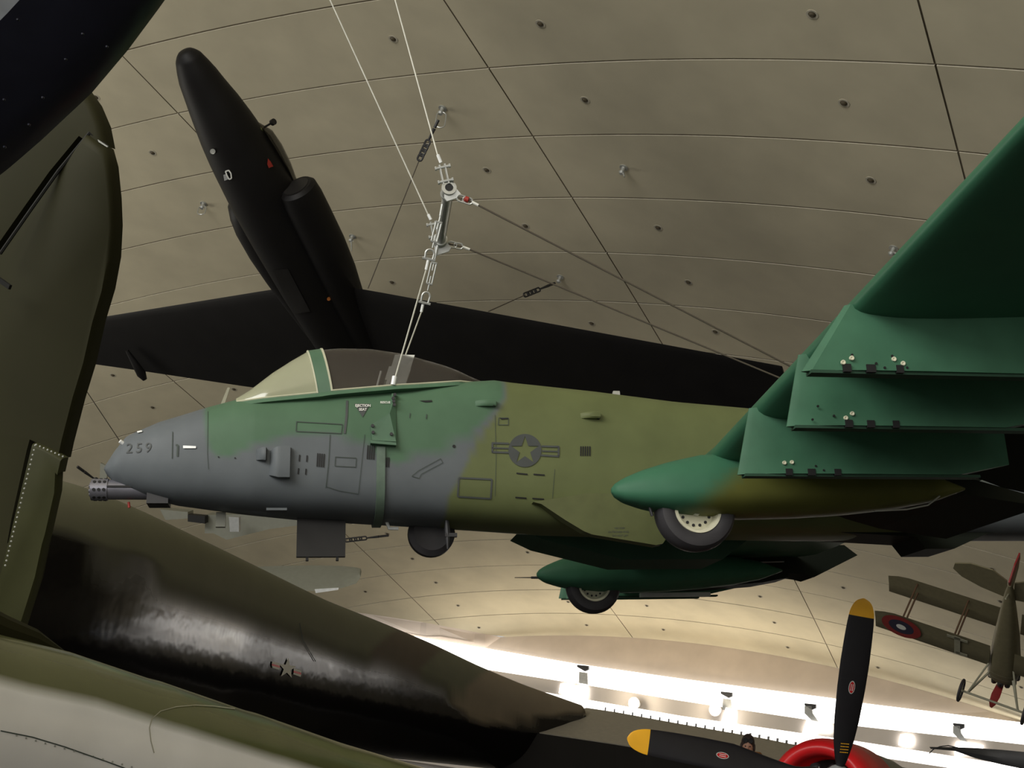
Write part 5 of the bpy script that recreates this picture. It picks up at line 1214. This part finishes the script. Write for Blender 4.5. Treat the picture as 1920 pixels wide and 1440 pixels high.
ro = P(1830, 1415, 24); RT = empty('dark_rotor_wing', 'dark tapering blade with a curved wire at the lower right corner', 'blade', loc=tuple(ro))
b = MB(); R = []
for x, y, w, d in ((1745, 1402, 2, 24.5), (1790, 1403, 5, 24.4), (1830, 1408, 14, 24.2), (1880, 1414, 20, 24), (1960, 1424, 26, 23.6), (2080, 1440, 30, 23)):
    T_, B_ = P(x, y - w * .4, d) - ro, P(x, y + w, d - .1) - ro; R.append([T_, (T_ + B_) / 2 - W @ V(0, 0, .06), B_, (T_ + B_) / 2 + W @ V(0, 0, .08)])
b.rings(R); b.build('blade', M['dark_metal'], RT)
b = MB(); b.tube([P(x, y, 24.4) - ro for x, y in ((1742, 1413), (1750, 1405), (1762, 1400), (1778, 1398), (1800, 1403))], .012, 6); b.build('wire', M['dark_metal'], RT)

# ------------------------------------------------------------------ repeated little pieces become parts of their own
def islands(me):
    par = list(range(len(me.vertices)))
    def fd(a):
        while par[a] != a: par[a] = par[par[a]]; a = par[a]
        return a
    for e in me.edges:
        a, c = fd(e.vertices[0]), fd(e.vertices[1])
        if a != c: par[a] = c
    return [fd(i) for i in range(len(par))]
NAMES = dict(ejector_openings='ejector_opening', sway_brace_bolts='sway_brace_bolt', fastener_holes='fastener_hole', insignia_bars='insignia_bar', slot_marks='slot_mark', vent_slots='vent_slot',
             hub_bolt_holes='hub_bolt_hole', muzzle_vent='muzzle_hole', gun_barrels='gun_barrel', door_hinge='door_hinge', rivets='rivet', vortex_generators='vortex_generator', cylinder_heads='cylinder_head',
             cowl_band='cowl_band', bracket_bolts='bracket_bolt', pylon_foot='pylon_foot', tailplane='tailplane', goggles='goggle_lens', rail_edge='rail_edge', emblem_bars='emblem_bar')
for o in list(bpy.data.objects):
    k = o.name.split('.')[0]
    if o.type != 'MESH' or k not in NAMES: continue
    me = o.data; cs = islands(me); ids = sorted(set(cs))
    if len(ids) < 2: continue
    V_ = [v.co.copy() for v in me.vertices]; lab = o.get('label')
    for r in ids:
        idx = [i for i, c in enumerate(cs) if c == r]; mp = {i: n for n, i in enumerate(idx)}; st = set(idx)
        fs = [[mp[i] for i in p.vertices] for p in me.polygons if p.vertices[0] in st]
        n = mesh(NAMES[k], [V_[i] for i in idx], fs, list(me.materials), o.parent, smooth=me.polygons[0].use_smooth, auto=35)
        n.matrix_basis = o.matrix_basis
    bpy.data.objects.remove(o)
